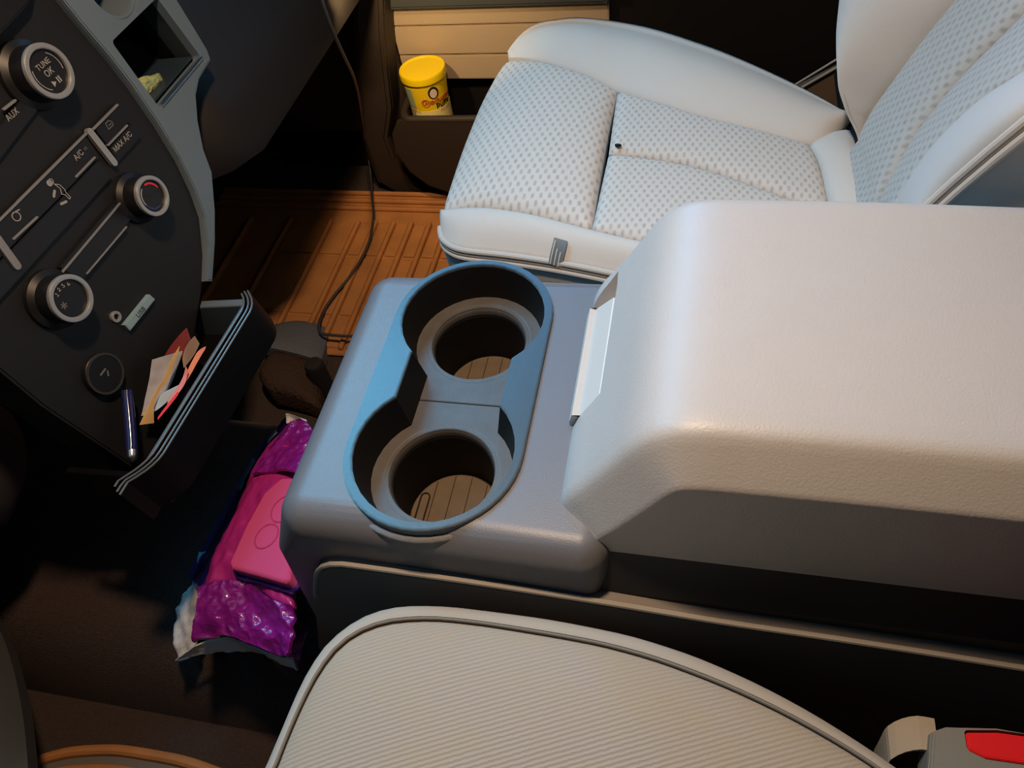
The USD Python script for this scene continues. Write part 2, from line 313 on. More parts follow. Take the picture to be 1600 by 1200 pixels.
slab('ceiling', (-0.32, -0.88, 1.24), (1.3, 0.88, 1.27), 'headliner', 'pale grey cloth headliner above the seats', 'ceiling')
slab('wall_back', (1.28, -0.88, 0), (1.31, 0.88, 1.24), 'shell_dark', 'dark rear bulkhead of the cabin', 'wall')
slab('wall_left', (-1.1, -0.90, 0), (1.3, -0.87, 1.24), 'shell_dark', 'dark driver side door wall', 'wall')
slab('wall_front', (-1.13, -0.88, 0), (-1.10, 0.88, 0.86), 'shell_dark', 'dark firewall under the dashboard', 'wall')
slab('wall_right', (-1.1, 0.87, 0), (1.3, 0.90, 0.80), 'door_black', 'black shell of the passenger side', 'wall')
slab('window_2', (-0.75, 0.875, 0.80), (1.3, 0.885, 1.24), 'window_glass', 'side window glass above the passenger door', 'window')
ws = [np.array([(-1.10, y, 0.86), (-0.32, y, 1.25), (-0.32, y, 1.256), (-1.10, y, 0.866)]) for y in (-0.87, 0.87)]
obj('window_1', loft(ws), 'window_glass', smooth=False, label='raked windscreen glass above the dashboard', cat='window', kind='structure')
for s, n_ in ((-1, 'trim_3'), (1, 'trim_4')):
    tr = [np.array([(-1.10, y, 0.80), (-0.32, y, 0.80), (-0.32, y, 1.256), (-1.10, y, 0.866)]) for y in (s * 0.868, s * 0.878)]
    obj(n_, loft(tr), 'shell_dark', smooth=False, label='dark windscreen pillar trim on the ' + ('driver side' if s < 0 else 'passenger side'), cat='pillar trim', kind='structure')
dl = thing('dome_lamp', 'small round dome lamp set in the headliner', 'lamp', (LAMP_POS[0], LAMP_POS[1], 1.24))
lm = put(ring(0.038, 0.052, 0.012, 40, 0.003), frame((LAMP_POS[0], LAMP_POS[1], 1.24), (1, 0, 0), (0, -1, 0), (0, 0, -1))); lm.invert() if lm.volume < 0 else None
obj('lamp_rim', lm, 'stone_plastic', dl)

# ------------------------------------------------------------------ passenger door
dr = thing('door_1', 'passenger door panel with beige boards above a dark map pocket', 'door', (-0.2, 0.86, 0), kind='structure')
DY = 0.80
XZ = lambda px, py, y=DY: (lambda q: (q[0], q[2]))(ony(px, py, y))
def wallplate(poly, y0, th, bevel=0.003):
    """A plate whose face looks to -y, front face at y0, thickness th towards +y; poly in (x, z)."""
    t = extr(Polygon(poly) if not isinstance(poly, Polygon) else poly, th, bevel)
    return fix(put(t, np.array([[1, 0, 0, 0], [0, 0, -1, y0 + th], [0, 1, 0, 0], [0, 0, 0, 1.0]])))
obj('door_carrier', wallplate([(-0.62, 0.0), (0.30, 0.0), (0.30, 0.55), (-0.62, 0.55)], 0.828, 0.04, 0.0), 'door_black', dr, smooth=False)
# the front carrier, a rounded dark frame to the left of the beige boards
L = [XZ(608, -60), XZ(608, 0), XZ(612, 50), XZ(625, 100), XZ(640, 126)]
obj('door_frame', wallplate([(-0.62, 0.10), (L[4][0], 0.10), L[4], L[3], L[2], L[1], L[0], (L[0][0], 0.50), (-0.62, 0.50)], 0.795, 0.035, 0.006), 'door_dark', dr)
zs = [XZ(660, 126)[1], XZ(690, 87)[1], XZ(690, 41)[1], XZ(690, 9)[1]]
lx = lambda z: float(np.interp(z, [p[1] for p in L[::-1]], [p[0] for p in L[::-1]]))
xr = XZ(951, 10)[0]
for k in range(3):
    z0, z1 = zs[k] + 0.0012, zs[k + 1] - 0.0012
    zz = np.linspace(z0, z1, 7)
    obj('insert_board', wallplate([(lx(z) + 0.002, z) for z in zz] + [(xr, z1), (xr, z0)], 0.802, 0.026, 0.003), 'door_beige', dr)
obj('armrest', wallplate([(lx(zs[3]) + 0.002, zs[3] + 0.002), (xr, zs[3] + 0.002), (xr, 0.50), (lx(zs[3]), 0.50)], 0.785, 0.042, 0.008), 'door_teal', dr)
obj('armrest_ledge', rbox((lx(zs[3]) + 0.01, 0.69, 0.458), (xr, 0.80, 0.52), 0.012), 'door_teal', dr)
obj('rear_panel', wallplate([(xr + 0.004, 0.02), (0.75, 0.02), (0.75, 0.6), (xr + 0.004, 0.6)], 0.815, 0.02, 0.004), 'door_black', dr)
# map pocket: a moulded bin with a rolled lip, standing off the door
PY = 0.708
pk_px = [(632, 188), (700, 189), (780, 188), (900, 186), (900, 340), (700, 302), (670, 292), (640, 270), (618, 240), (612, 210), (618, 194)]
pp = Polygon([XZ(*p, PY) for p in pk_px]).buffer(0.012).buffer(-0.012)
obj('map_pocket', wallplate(pp, PY, 0.012, 0.006), 'door_dark', dr)
lip0, lip1 = ony(626, 190, PY), ony(900, 187, PY)
obj('pocket_lip', tube([lip0 + V(-0.004, 0.075, 0.002), lip0 + V(-0.002, 0.03, 0), lip0 + V(0.012, 0.006, 0), lip1 + V(0, 0.006, 0)], 0.0065, 12, 40), 'door_dark', dr)
PZF = ony(659, 105, 0.752)[2] - 0.140
obj('pocket_floor', trimesh.creation.box(bounds=[(lip0[0], PY + 0.012, PZF - 0.008), (0.05, 0.827, PZF)]), 'door_black', dr, smooth=False)
pe = wallplate([XZ(*p, 0.745) for p in [(548, -80), (596, -80), (600, 60), (606, 120), (612, 170), (606, 215), (618, 250), (645, 285), (700, 312), (760, 330), (760, 345), (640, 315), (590, 285), (570, 230), (556, 100)]], 0.742, 0.086, 0.012)
obj('lower_frame', pe, 'door_dark', dr)
obj('rear_end', trimesh.creation.box(bounds=[(0.05, PY + 0.012, PZF - 0.008), (0.06, 0.827, PZF + 0.07)]), 'door_dark', dr, smooth=False)

# snack canister standing in the pocket
top_c = ony(659, 105, 0.752); can_h = 0.142
ax = unit(top_c - ony(678, 186, 0.753)); can_c = top_c - ax * can_h
e1 = unit(np.cross((0, 1, 0), ax)); e2 = np.cross(ax, e1); CT = frame(can_c, e1, e2, ax)
sn = thing('snack_canister', 'yellow snack canister with a round yellow lid standing in the door pocket', 'snack canister', can_c)
R0, R1 = 0.0335, 0.0335
obj('canister_body', put(lathe([(0, 0), (R0, 0), (R0 + 0.001, 0.003), (R0 * 0.985, can_h * 0.35), (R0 * 1.0, can_h * 0.62), (R0 * 1.07, can_h * 0.86), (R0 * 1.05, can_h - 0.014), (0, can_h - 0.014)]), CT), 'canister_yellow', sn)
obj('lid', put(lathe([(0, can_h - 0.0142), (R0 * 1.07, can_h - 0.0142), (R0 * 1.15, can_h - 0.012), (R0 * 1.16, can_h - 0.003), (R0 * 1.12, can_h), (R0 * 1.06, can_h - 0.0008), (R0 * 1.03, can_h - 0.0025), (0, can_h - 0.0025)], 64), CT), 'lid_yellow', sn)
rad_at = lambda h: float(np.interp(h / can_h, [0, 0.35, 0.62, 0.86, 1], [R0, R0 * 0.985, R0, R0 * 1.07, R0 * 1.05]))
toC = CP - can_c; A0 = math.atan2(toC @ e2, toC @ e1)   # azimuth that faces the photographer
def wrap(t2, ang, h, up=0.0004):
    """Bends a flat print (x right, y up, z out) round the can; ang in degrees from the camera side, to the right."""
    v = np.array(t2.vertices); hh = h + v[:, 1]; rr = np.array([rad_at(x) for x in hh]) + up + v[:, 2]
    a = A0 + math.radians(ang) + v[:, 0] / R0
    w = np.c_[rr * np.cos(a), rr * np.sin(a), hh]
    return put(trimesh.Trimesh(w, t2.faces, process=False), CT)
def sub2(t, n=2):
    for _ in range(n): t = t.subdivide()
    return t
def disc2(rx, ry, cx=0, cy=0, h=0.0004): 
    t = extr(Point(0, 0).buffer(1, quad_segs=8), h); t.apply_scale((rx, ry, 1)); t.apply_translation((cx, cy, 0)); return sub2(t, 1)
def band2(x0, x1, y0, y1, n=16, h=0.0003):
    xs = np.linspace(x0, x1, n + 1); return cat(*[trimesh.creation.box(bounds=[(xs[i], y0, 0), (xs[i + 1], y1, h)]) for i in range(n)])
def txt2(s, hgt, bold=False, h=0.0004, slant=0.0):
    t = meshkit.text_mesh(s, hgt, h, bold); t.apply_translation((-t.bounds[:, 0].mean(), 0, 0))
    v = t.vertices.copy(); v[:, 0] += slant * v[:, 1]; t.vertices = v; return t
obj('label_band', wrap(band2(-0.030, 0.052, 0, can_h * 0.54, 24), 0, can_h * 0.04), 'label_cream', sn)
obj('oval_mark', wrap(disc2(0.0085, 0.0105), 14, can_h * 0.80), 'label_black', sn)
obj('oval_mark', wrap(disc2(0.0058, 0.0078, 0, -0.0012), 14, can_h * 0.80, 0.0008), 'label_skin', sn)
obj('printed_word', wrap(txt2('Graduates', 0.0085, True, slant=0.15), 26, can_h * 0.665), 'label_red', sn)
obj('printed_ring', wrap(ring(0.0062, 0.0074, 0.0004, 32), -12, can_h * 0.69), 'label_orange', sn)
obj('printed_word', wrap(txt2('Puffs', 0.0085, True), 40, can_h * 0.59), 'label_black', sn)
obj('printed_word', wrap(txt2('Apple', 0.006), 44, can_h * 0.53), 'label_red', sn)
obj('printed_word', wrap(txt2('Cinnamon', 0.0055), 36, can_h * 0.47), 'label_red', sn)
obj('printed_patch', wrap(band2(-0.008, 0.008, 0, can_h * 0.24, 8), -58, can_h * 0.62), 'label_green', sn)
obj('printed_patch', wrap(band2(-0.006, 0.006, 0, can_h * 0.26, 8), -58, can_h * 0.34), 'label_grey', sn)
obj('printed_bar', wrap(cat(*[band2(x, x + 0.0014, 0, can_h * 0.14, 2) for x in (-0.004, -0.001, 0.002, 0.0045)]), -44, can_h * 0.44), 'label_black', sn)

# ------------------------------------------------------------------ passenger rubber mat: tread blocks between ribs
MZ = 0.014
fm = thing('floor_mat', 'ribbed rubber floor mat in front of the passenger seat', 'floor mat', (-0.3, 0.5, 0))
obj('mat_base', rbox((-0.72, 0.335, 0.001), (-0.10, 0.735, 0.009), 0.004), 'mat_rubber', fm)
for y in (0.727, 0.705, 0.683):
    obj('border_rib', rbox((-0.715, y - 0.0045, 0.007), (-0.105, y + 0.0045, 0.0165), 0.004), 'mat_rubber', fm)
yrows = [onz(660, 347, MZ)[1] - 0.0, onz(640, 402, MZ)[1], onz(500, 491, MZ)[1], 0.342]
xs_ribs = [-0.70, -0.62, -0.54, -0.46, -0.406, -0.372, -0.338, -0.304, -0.270, -0.236, -0.202, -0.168]
for yb, ya in zip(yrows[:-1], yrows[1:]):
    for xa, xb in zip(xs_ribs[:-1], xs_ribs[1:]):
        if xa < -0.58 or xb > -0.16: continue
        obj('tread_block', rbox((xa + 0.0062, ya + 0.004, 0.006), (xb - 0.0062, yb - 0.004, 0.0130), 0.0028, 6), 'mat_rubber', fm, label=None)
for xa in xs_ribs[1:]:
    obj('mat_rib', rbox((xa - 0.0042, yrows[-1], 0.006), (xa + 0.0042, yrows[0], 0.0172), 0.0032, 8), 'mat_rubber', fm)

# driver mat: only its rolled edge shows
dm = thing('floor_mat', 'brown edged rubber mat in the driver footwell, cut by the photo edge', 'floor mat', (-0.38, -0.45, 0))
edge = np.array([onz(*p, 0.018) for p in [(60, 1180), (120, 1166), (200, 1166), (270, 1178), (340, 1200), (420, 1240)]])
edge = curve(edge, 30)
obj('mat_base', extr(Polygon(np.vstack([edge[:, :2], [(-0.12, -0.78), (-0.55, -0.78)]])).buffer(0.0), 0.010, 0.002, 0.001), 'trim_plastic', dm)
obj('mat_rim', tube(edge + V(0, -0.004, -0.006), 0.006, 10), 'mat_rubber', dm)
obj('mat_rim', tube(edge + V(0, -0.022, -0.008), 0.004, 10), 'mat_rubber', dm)

# things on the tunnel in front of the console
tp = thing('tunnel_shape', 'low blue-grey shape on the tunnel beside the rubber mat', 'tunnel cover', (-0.4, 0.27, 0.0))  # low blue-grey form, not identified
g = coons(Z3((408, 540, .05), (450, 548, .045), (500, 563, .03)), Z3((430, 505, .02), (470, 500, .016), (512, 512, .014)), Z3((408, 540, .05), (418, 522, .035), (430, 505, .02)), Z3((500, 563, .03), (508, 538, .02), (512, 512, .014)), 20, 12)
obj('low_plate', solid(puffed(g, 0.006, 0.002), 0.02), 'tunnel_grey', tp)
g = coons(Z3((420, 610, .05), (460, 620, .045), (500, 640, .03)), Z3((425, 545, .045), (455, 552, .04), (495, 566, .028)), Z3((420, 610, .05), (405, 575, .05), (425, 545, .045)), Z3((500, 640, .03), (500, 600, .03), (495, 566, .028)), 20, 12)
obj('carpet_patch', solid(puffed(g, 0.012, 0.004), 0.03), 'lint_brown', tp, label='worn brown carpet patch')
q = onz(493, 575, 0.06)
obj('round_cap', put(lathe([(0, -0.05), (0.014, -0.05), (0.0145, 0.006), (0.012, 0.011), (0, 0.012)], 28), frame(q, (1, 0, 0), (0, 1, 0), (0, 0, 1))), 'console_dark', tp)

# ------------------------------------------------------------------ charging cable
cb = [onx(490, -40, -0.250), onx(509, 20, -0.256), onx(530, 72, -0.266), onx(552, 120, -0.285), onx(565, 180, -0.33)]
cb += [onz(575, 245, 0.055), onz(581, 300, 0.022), onz(583, 345, 0.019), onz(573, 388, 0.019), onz(548, 430, 0.019), onz(522, 462, 0.019), onz(506, 486, 0.019), onz(498, 508, 0.030), onz(504, 522, 0.034), onz(536, 525, 0.034), onz(585, 521, 0.034)]
obj('charging_cable', tube(cb, 0.0024, 10, 160), 'cable_black', label='thin dark charging cable hanging down onto the rubber mat', cat='cable')

# ================================================================== CENTRE CONSOLE
con = thing('center_console', 'wide dark grey centre console with twin cup holders and pale padded lid', 'console', (0.15, 0, 0))
CW, CR = 0.07, 0.07
def stadium(rr, hh=CW, n=24):
    a = np.linspace(0, math.pi, n); return np.vstack([np.c_[rr * np.cos(a), hh + rr * np.sin(a)], np.c_[rr * np.cos(a + math.pi), -hh + rr * np.sin(a + math.pi)]])
fr_ = hull_spheres([(-0.088, -0.119, 0.373), (-0.088, 0.104, 0.373), (-0.146, -0.128, 0.02), (-0.146, 0.112, 0.02), (0.119, -0.125, 0.376), (0.119, 0.110, 0.376), (0.119, -0.128, 0.02), (0.119, 0.112, 0.02),
                    (-0.112, -0.1325, 0.34), (0.125, -0.139, 0.34)], [0.025, 0.025, 0.02, 0.02, 0.021, 0.021, 0.02, 0.02, 0.012, 0.008], 32)
hole = Manifold.extrude(CrossSection([stadium(0.0665)]), 0.3).translate([0, 0, 0.27])
fr_ = M2M(fr_) - hole
obj('front_shell', T2M(fr_), 'console_plastic', con, smooth=40)
rear = T2M(Manifold.extrude(CrossSection([np.array([(-0.122, 0.02), (0.112, 0.02), (0.108, 0.40), (-0.118, 0.40), (-0.141, 0.345), (-0.141, 0.30)])]), 0.62))
rear.apply_transform(np.array([[0, 0, 1, 0.1345], [1, 0, 0, 0], [0, 1, 0, 0], [0, 0, 0, 1.0]]))
obj('rear_shell', fix(rear), 'console_dark', con, smooth=False)
# side trim panel with a bevelled, light catching upper edge
tpx = [(497, 1010), (493, 960), (494, 905), (499, 888), (512, 881), (540, 882), (700, 904), (930, 939), (1150, 975), (1300, 997), (1450, 1020), (1600, 1044)]
pts = [(lambda q: (q[0], q[2]))(ony(*p, -0.150)) for p in tpx] + [(0.74, 0.30), (0.74, 0.03), (-0.15, 0.03)]
pol = Polygon(pts)
t = T2M(Manifold.extrude(CrossSection([np.array(pol.exterior.coords)[:-1]]), 0.010) )
t = cat()if False else None
pl = pol.buffer(0)
t = extr(pl, 0.014, 0.004, 0, 8)
obj('side_panel', fix(put(t, np.array([[1, 0, 0, 0], [0, 0, -1, -0.138], [0, 1, 0, 0], [0, 0, 0, 1.0]]))), 'trim_plastic', con, smooth=50)
ridge = np.array([(lambda q: q)(ony(*p, -0.1505)) for p in [(494, 930), (493, 910), (499, 889), (513, 882), (540, 882), (700, 904), (930, 939), (1150, 975), (1300, 997), (1450, 1020), (1600, 1044)]])
obj('panel_ridge', tube(np.vstack([ridge, [(0.74, -0.1505, 0.312)]]), 0.0022, 8, 80), 'ridge_highlight', con, label='thin edge along the top of the side panel, coloured pale as if lit')

# cup holder insert
bz = Polygon(stadium(CR))
NT = math.asin(0.043 / 0.062)
def dogbone(Rr, w, hh=CW, n=28):
    """outline of two circles joined by a channel of half width w"""
    a = math.asin(w / Rr); up = np.linspace(-math.pi / 2 + a, 1.5 * math.pi - a, n)
    u_ = np.c_[Rr * np.cos(up), hh + Rr * np.sin(up)]; return np.vstack([u_, -u_])
top_o = dogbone(0.0625, 0.043)
bezel = Polygon(stadium(CR)).difference(Polygon(dogbone(0.0625, 0.043)))
obj('cup_holder_bezel', extr(bezel, 0.012, 0.0024, 0.389, 9), 'bezel_plastic', con, smooth=40)
collar = Polygon(stadium(0.0745)).difference(Polygon(stadium(0.0655)))
obj('bezel_collar', extr(collar, 0.022, 0.003, 0.371, 10), 'console_plastic', con, smooth=40)
lo = [np.c_[dogbone(0.0625 - 0.0055 * k, 0.043 - 0.006 * k), np.full(56, 0.3985 - 0.0345 * k)] for k in np.linspace(0, 1, 5)]
lo2 = [np.c_[dogbone(0.0655 - 0.004 * k, 0.046 - 0.006 * k), np.full(56, 0.3985 - 0.0365 * k)] for k in np.linspace(1, 0, 5)]
w_ = loft(lo + lo2 + lo[:1], cap=False)
obj('cup_holder_wall', fix(w_), 'cup_black', con, smooth=40)
for s in (-1, 1):
    half = Polygon(dogbone(0.0595, 0.0395)).intersection(sbox(-0.1, 0.0004, 0.1, 0.3) if s > 0 else sbox(-0.1, -0.3, 0.1, -0.0004))
    half = half.difference(Point(0, s * CW).buffer(0.0430, quad_segs=16))
    obj('cup_ledge', extr(half, 0.004, 0.0012, 0.361, 2), 'ledge_plastic', con, smooth=40, label=None)
    a = np.arange(64) * 2 * math.pi / 64; C = lambda rr, z: np.c_[rr * np.cos(a), s * CW + rr * np.sin(a), np.full(64, z)]
    lip = loft([C(0.0475, 0.3605), C(0.0475, 0.3651), C(0.0448, 0.3648), C(0.0428, 0.3635), C(0.0416, 0.3605), C(0.0412, 0.355), C(0.0430, 0.350), C(0.0475, 0.3605)], cap=False)
    obj('cup_lip', fix(lip), 'ledge_plastic', con, smooth=60)
    obj('cup_well', fix(loft([C(0.0413, 0.3575), C(0.0402, 0.300), C(0.0402, 0.292), C(0.0440, 0.292), C(0.0440, 0.3575), C(0.0413, 0.3575)], cap=False)), 'cup_black', con, smooth=40)
    rm = obj('cup_mat', put(lathe([(0, 0.292), (0.0403, 0.292), (0.0403, 0.2985), (0.039, 0.2995), (0, 0.2995)], 48), frame((0, s * CW, 0), (1, 0, 0), (0, 1, 0), (0, 0, 1))), 'cup_rubber', con)
    for k in range(5):
        x0 = -0.0375 + k * 0.015
        strip = Point(0, 0).buffer(0.0378, quad_segs=12).intersection(sbox(x0 + 0.0006, -0.1, x0 + 0.0144, 0.1))
        tt = extr(strip, 0.0022, 0.0007, 0.2993, 2); tt.apply_translation((0, s * CW, 0))
        obj('mat_strip', tt, 'cup_rubber', rm)
    if s < 0:
        cap_ = stroke([(-0.030, -0.012), (-0.030, 0.012)], 0.009, 0.0012); ci = stroke([(-0.030, -0.012), (-0.030, 0.012)], 0.0065, 0.0016)
        cc = M2M(cap_) - M2M(ci).translate([0, 0, -0.0002]); cc = T2M(cc); cc.apply_translation((0, -CW, 0.3013)); obj('mat_strip', cc, 'cup_black', rm)

# padded lid: side profile drawn once, inset towards both flanks so that a chamfer runs round the top edge
prof = np.array([(0.118, 0.352), (0.106, 0.366), (0.101, 0.392), (0.106, 0.407), (0.120, 0.428), (0.139, 0.458), (0.152, 0.479), (0.164, 0.492), (0.180, 0.4995), (0.200, 0.502), (0.27, 0.5025), (0.40, 0.501), (0.55, 0.498), (0.72, 0.494), (0.75, 0.48), (0.75, 0.327)])
prof = np.vstack([curve(prof[:12], 46), curve(prof[11:14], 14)[1:], prof[14:]])
PP = Polygon(prof)
def inset(k):
    """profile pulled in by k at the front and top, the bottom edge kept"""
    n_ = len(prof); o = prof.copy()
    if k <= 0: return o
    t_ = np.gradient(prof, axis=0); nn = np.c_[t_[:, 1], -t_[:, 0]]; nn /= np.linalg.norm(nn, axis=1, keepdims=True)
    wgt = np.clip((prof[:, 1] - 0.352) / 0.05, 0.35, 1)[:, None] * np.ones((n_, 1)); wgt[-1] = 0
    o = prof + nn * k * wgt
    o[:, 1] = np.where(np.arange(n_) >= n_ - 1, prof[:, 1], np.maximum(o[:, 1], 0.343)); o[-2, 0] = o[-1, 0] = 0.75
    return o
def lidsec(y, k): s_ = inset(k); return np.c_[s_[:, 0], np.full(len(s_), y), s_[:, 1]]
secs = [(-0.1268, 0.0310), (-0.1262, 0.0287), (-0.1245, 0.0262), (-0.118, 0.0185), (-0.110, 0.0085), (-0.1065, 0.0045), (-0.103, 0.0018), (-0.097, 0.0003), (-0.085, 0)]
secs = secs + [(0.0, -0.0)] + [(-y + 0.004, k * 0.8) for y, k in secs[::-1]]
lid = M2M(loft([lidsec(y, k) for y, k in secs]))
sl = unit(V(0.60, 0, 0.94)); sn_ = unit(V(-0.94, 0, 0.60))          # up the sloping front face, and out of it
Lp = V(0.1045, 0, 0.4045)
LT = frame(Lp, (0, 1, 0), sl, np.cross((0, 1, 0), sl))
if LT[:3, 2] @ sn_ < 0: LT = frame(Lp, (0, -1, 0), sl, -np.cross((0, 1, 0), sl))
ysgn = LT[1, 0]
pocket = Manifold.extrude(CrossSection([np.array([(-0.045, -0.03), (0.082, -0.03), (0.098, 0.034), (0.080, 0.036), (-0.030, 0.034)])[:, :] * V(1, 1)]), 0.022).translate([0, 0, -0.014])
pk = T2M(pocket)
if ysgn < 0:
    pk.vertices = pk.vertices * V(-1, 1, 1); pk.invert()
pk.apply_transform(LT)
if pk.volume < 0: pk.invert()
lid = lid - M2M(pk)
lidp = obj('armrest_lid', T2M(lid), 'lid_vinyl', con, smooth=28)
# latch paddle in the pocket
def latchpt(y, u, h): return Lp + V(0, y, 0) + sl * u + sn_ * h
lsec = [(-0.004, -0.013), (-0.006, 0.0025), (0.004, 0.0055), (0.0055, 0.0010), (0.026, -0.0035), (0.0275, -0.0060), (0.0275, -0.013)]
obj('latch', loft([np.array([latchpt(y, u, h) for u, h in lsec]) for y in (-0.036, 0.0755)]), 'stone_plastic', lidp, smooth=False)
obj('latch_highlight', tube([latchpt(-0.030, 0.0272, -0.0040), latchpt(0.0735, 0.0272, -0.0040)], 0.0011, 8), 'tag_print', lidp)  # white tube painting the highlight along the upper edge of the latch

# ================================================================== PASSENGER SEAT
ps = thing('passenger_seat', 'pale grey cloth passenger seat with dimpled knit inserts', 'car seat', (0.12, 0.45, 0))
f_nb, f_fb, f_ff, f_nf = (925, 355, .333), (965, 138, .337), (795, 90, .338), (692, 329, .312)
back_seam = [f_nb, (935, 290, .334), (950, 205, .336), f_fb]
far_seam_f = [f_ff, (830, 91, .343), (865, 97, .346), (920, 115, .344), f_fb]
near_seam_f = [f_nf, (740, 320, .325), (800, 325, .331), (850, 335, .333), f_nb]
front_edge = [f_nf, (718, 250, .318), (745, 180, .322), (775, 120, .330), f_ff]
G = coons(Z3(*near_seam_f), Z3(*far_seam_f), Z3(*front_edge), Z3(*back_seam), 44, 40)
G = puffed(G, 0.012, 0.006, 0.007, edges='btr')
ext = []
for k in range(8, 0, -1):
    a = k / 8; ext.append(G[:, 0] + V(0.030 * a ** 2 - 0.004 * math.sin(a * math.pi), 0, -0.13 * a))
G = np.concatenate([np.stack(ext, 1), G], 1)
obj('front_insert', solid(G, 0.02), 'knit_cushion', ps, smooth=True)
b_rf, b_rm = (1265, 222, .322), (1300, 335, .318)
mid = [(951, 236, .335), (1010, 243, .333), (1075, 255, .331), (1190, 292, .327), b_rm]
G = coons(Z3(*mid), Z3(f_fb, (1030, 158, .337), (1100, 180, .334), (1190, 202, .328), b_rf), Z3(mid[0], (958, 185, .336), f_fb), Z3(b_rm, (1290, 285, .32), (1280, 250, .321), b_rf), 44, 24)
obj('seat_insert', solid(puffed(G, 0.006, 0.005, 0.005), 0.02), 'knit_fine', ps, smooth=True)
n_r = (1290, 440, .318)
G = coons(Z3(f_nb, (1010, 375, .333), (1120, 400, .33), n_r), Z3(*mid), Z3(f_nb, (938, 295, .334), mid[0]), Z3(n_r, (1300, 390, .318), b_rm), 44, 24)
obj('seat_insert', solid(puffed(G, 0.006, 0.005, 0.005), 0.02), 'knit_fine', ps, smooth=True)
# far bolster
outer = [(793, 80, .338), (806, 62, .340), (826, 43, .343), (850, 33, .346), (885, 28, .350), (930, 29, .354), (1000, 40, .356), (1100, 70, .350), (1200, 111, .338), (1290, 156, .326), (1345, 190, .318)]
inner = far_seam_f[:-1] + [f_fb, (1030, 158, .338), (1100, 180, .335), (1190, 202, .33), b_rf, (1322, 196, .318)]
io, oo = curve(Z3(*inner), 60), curve(Z3(*outer), 60)
rows = []
for k in range(22):
    a = k / 21; rows.append((1 - a) * io + a * oo + V(0, 0, 1) * (0.016 * math.sin(math.pi * min(a * 1.1, 1)) - 0.006 * math.exp(-a / 0.05)) * np.clip(np.linspace(0, 1, 60) * 6, 0.15, 1)[:, None])
for k in range(1, 8):
    a = k / 7; rows.append(oo + V(-0.004, 0.012, 0) * math.sin(a * math.pi * 0.6) + V(0, 0, -0.15 * a))
obj('cushion_bolster', solid(np.array(rows), 0.02), 'grey_cloth', ps, smooth=True)
# rear strip
G = coons(Z3(n_r, b_rm, (1291, 296, .32), (1280, 250, .321), b_rf), Z3((1400, 450, .325), (1378, 340, .323), (1361, 299, .322), (1350, 253, .32), (1342, 221, .32), (1330, 199, .317)), Z3(n_r, (1400, 450, .325)), Z3(b_rf, (1292, 206, .323), (1330, 199, .317)), 40, 14)
obj('rear_strip', solid(puffed(G, 0.008, 0.004, 0.005), 0.02), 'grey_cloth', ps, smooth=True)
# near bolster top and its piped side
pipe = [(688, 352, .306), (690, 368, .303), (703, 381, .304), (722, 388, .306), (790, 396, .309), (860, 406, .312), (940, 421, .314), (1060, 445, .314), (1250, 480, .31)]
nin = near_seam_f + [(1010, 375, .333), (1120, 400, .33), n_r]
io, oo = curve(Z3(*nin), 60), curve(Z3(*pipe), 60)
rows = []
for k in range(16):
    a = k / 15; rows.append((1 - a) * io + a * oo + V(0, 0, 1) * (0.010 * math.sin(math.pi * a) - 0.005 * math.exp(-a / 0.08)))
obj('cushion_bolster', solid(np.array(rows), 0.02), 'grey_cloth', ps, smooth=True)
rows = [oo + V(0, -0.004 * math.sin(math.pi * min(1, 3 * a)) , -0.16 * a) + V(0.012, 0, 0) * a for a in np.linspace(0, 1, 14)]
rows = [r_ + V(0, -0.003, 0) for r_ in rows]
obj('side_panel', solid(np.array(rows), 0.02, (0.1, 1, 0)), 'grey_cloth_edge', ps, smooth=True)
obj('piping', tube(oo + V(0, -0.002, -0.001), 0.0034, 10), 'grey_cloth_edge', ps)
low = oo + V(0.002, -0.0065, -0.0085)
obj('piping', tube(low, 0.0034, 10), 'grey_cloth_edge', ps)
obj('seam', tube(oo + V(0.0, -0.0062, -0.0042), 0.0010, 6), 'stitch_thread', ps)
core = hull_spheres([(-0.03, 0.27, 0.26), (-0.03, 0.62, 0.26), (0.33, 0.27, 0.26), (0.33, 0.48, 0.26), (-0.01, 0.27, 0.16), (-0.01, 0.60, 0.16), (0.34, 0.27, 0.16), (0.34, 0.5, 0.16)], 0.03, 12)
obj('seat_base', core, 'door_black', ps)
for x in (0.02, 0.28):
    for y in (0.30, 0.56): obj('seat_foot', rbox((x, y - 0.02, 0.0), (x + 0.05, y + 0.02, 0.14), 0.006, 6), 'door_black', ps)
# small crumb stain left on the front corner is omitted; sewn label on the piping
tagp = [(866, 371), (887, 377), (877, 419), (857, 411)]
tg = [onpl(*p, Z3((870, 400, .313))[0] + V(0, -0.012, 0), unit(V(0.05, -0.80, 0.6))) for p in tagp]
G = coons([tg[3], tg[2]], [tg[0], tg[1]], [tg[3], (tg[3] + tg[0]) / 2 + V(0, -0.001, 0.0015), tg[0]], [tg[2], (tg[2] + tg[1]) / 2 + V(0, -0.001, 0.0015), tg[1]], 8, 12)
tgo = obj('sewn_label', solid(G, 0.0012, (0, 0.8, -0.6)), 'tag_blue', ps, label='small blue-grey sewn label')
Nn = unit(np.cross(G[0, -1] - G[0, 0], G[-1, 0] - G[0, 0])); Nn = Nn if Nn @ (CP - G[0, 0]) > 0 else -Nn
for s_, a0, a1 in ((0.28, 0.06, 0.92), (0.52, 0.06, 0.70), (0.74, 0.06, 0.56)):
    c_ = [G[int(a * 11), :][int(s_ * 7)] + Nn * 0.0004 for a in np.linspace(a0, a1, 8)]
    obj('printed_line', tube(c_, 0.0007, 6), 'tag_print', tgo)

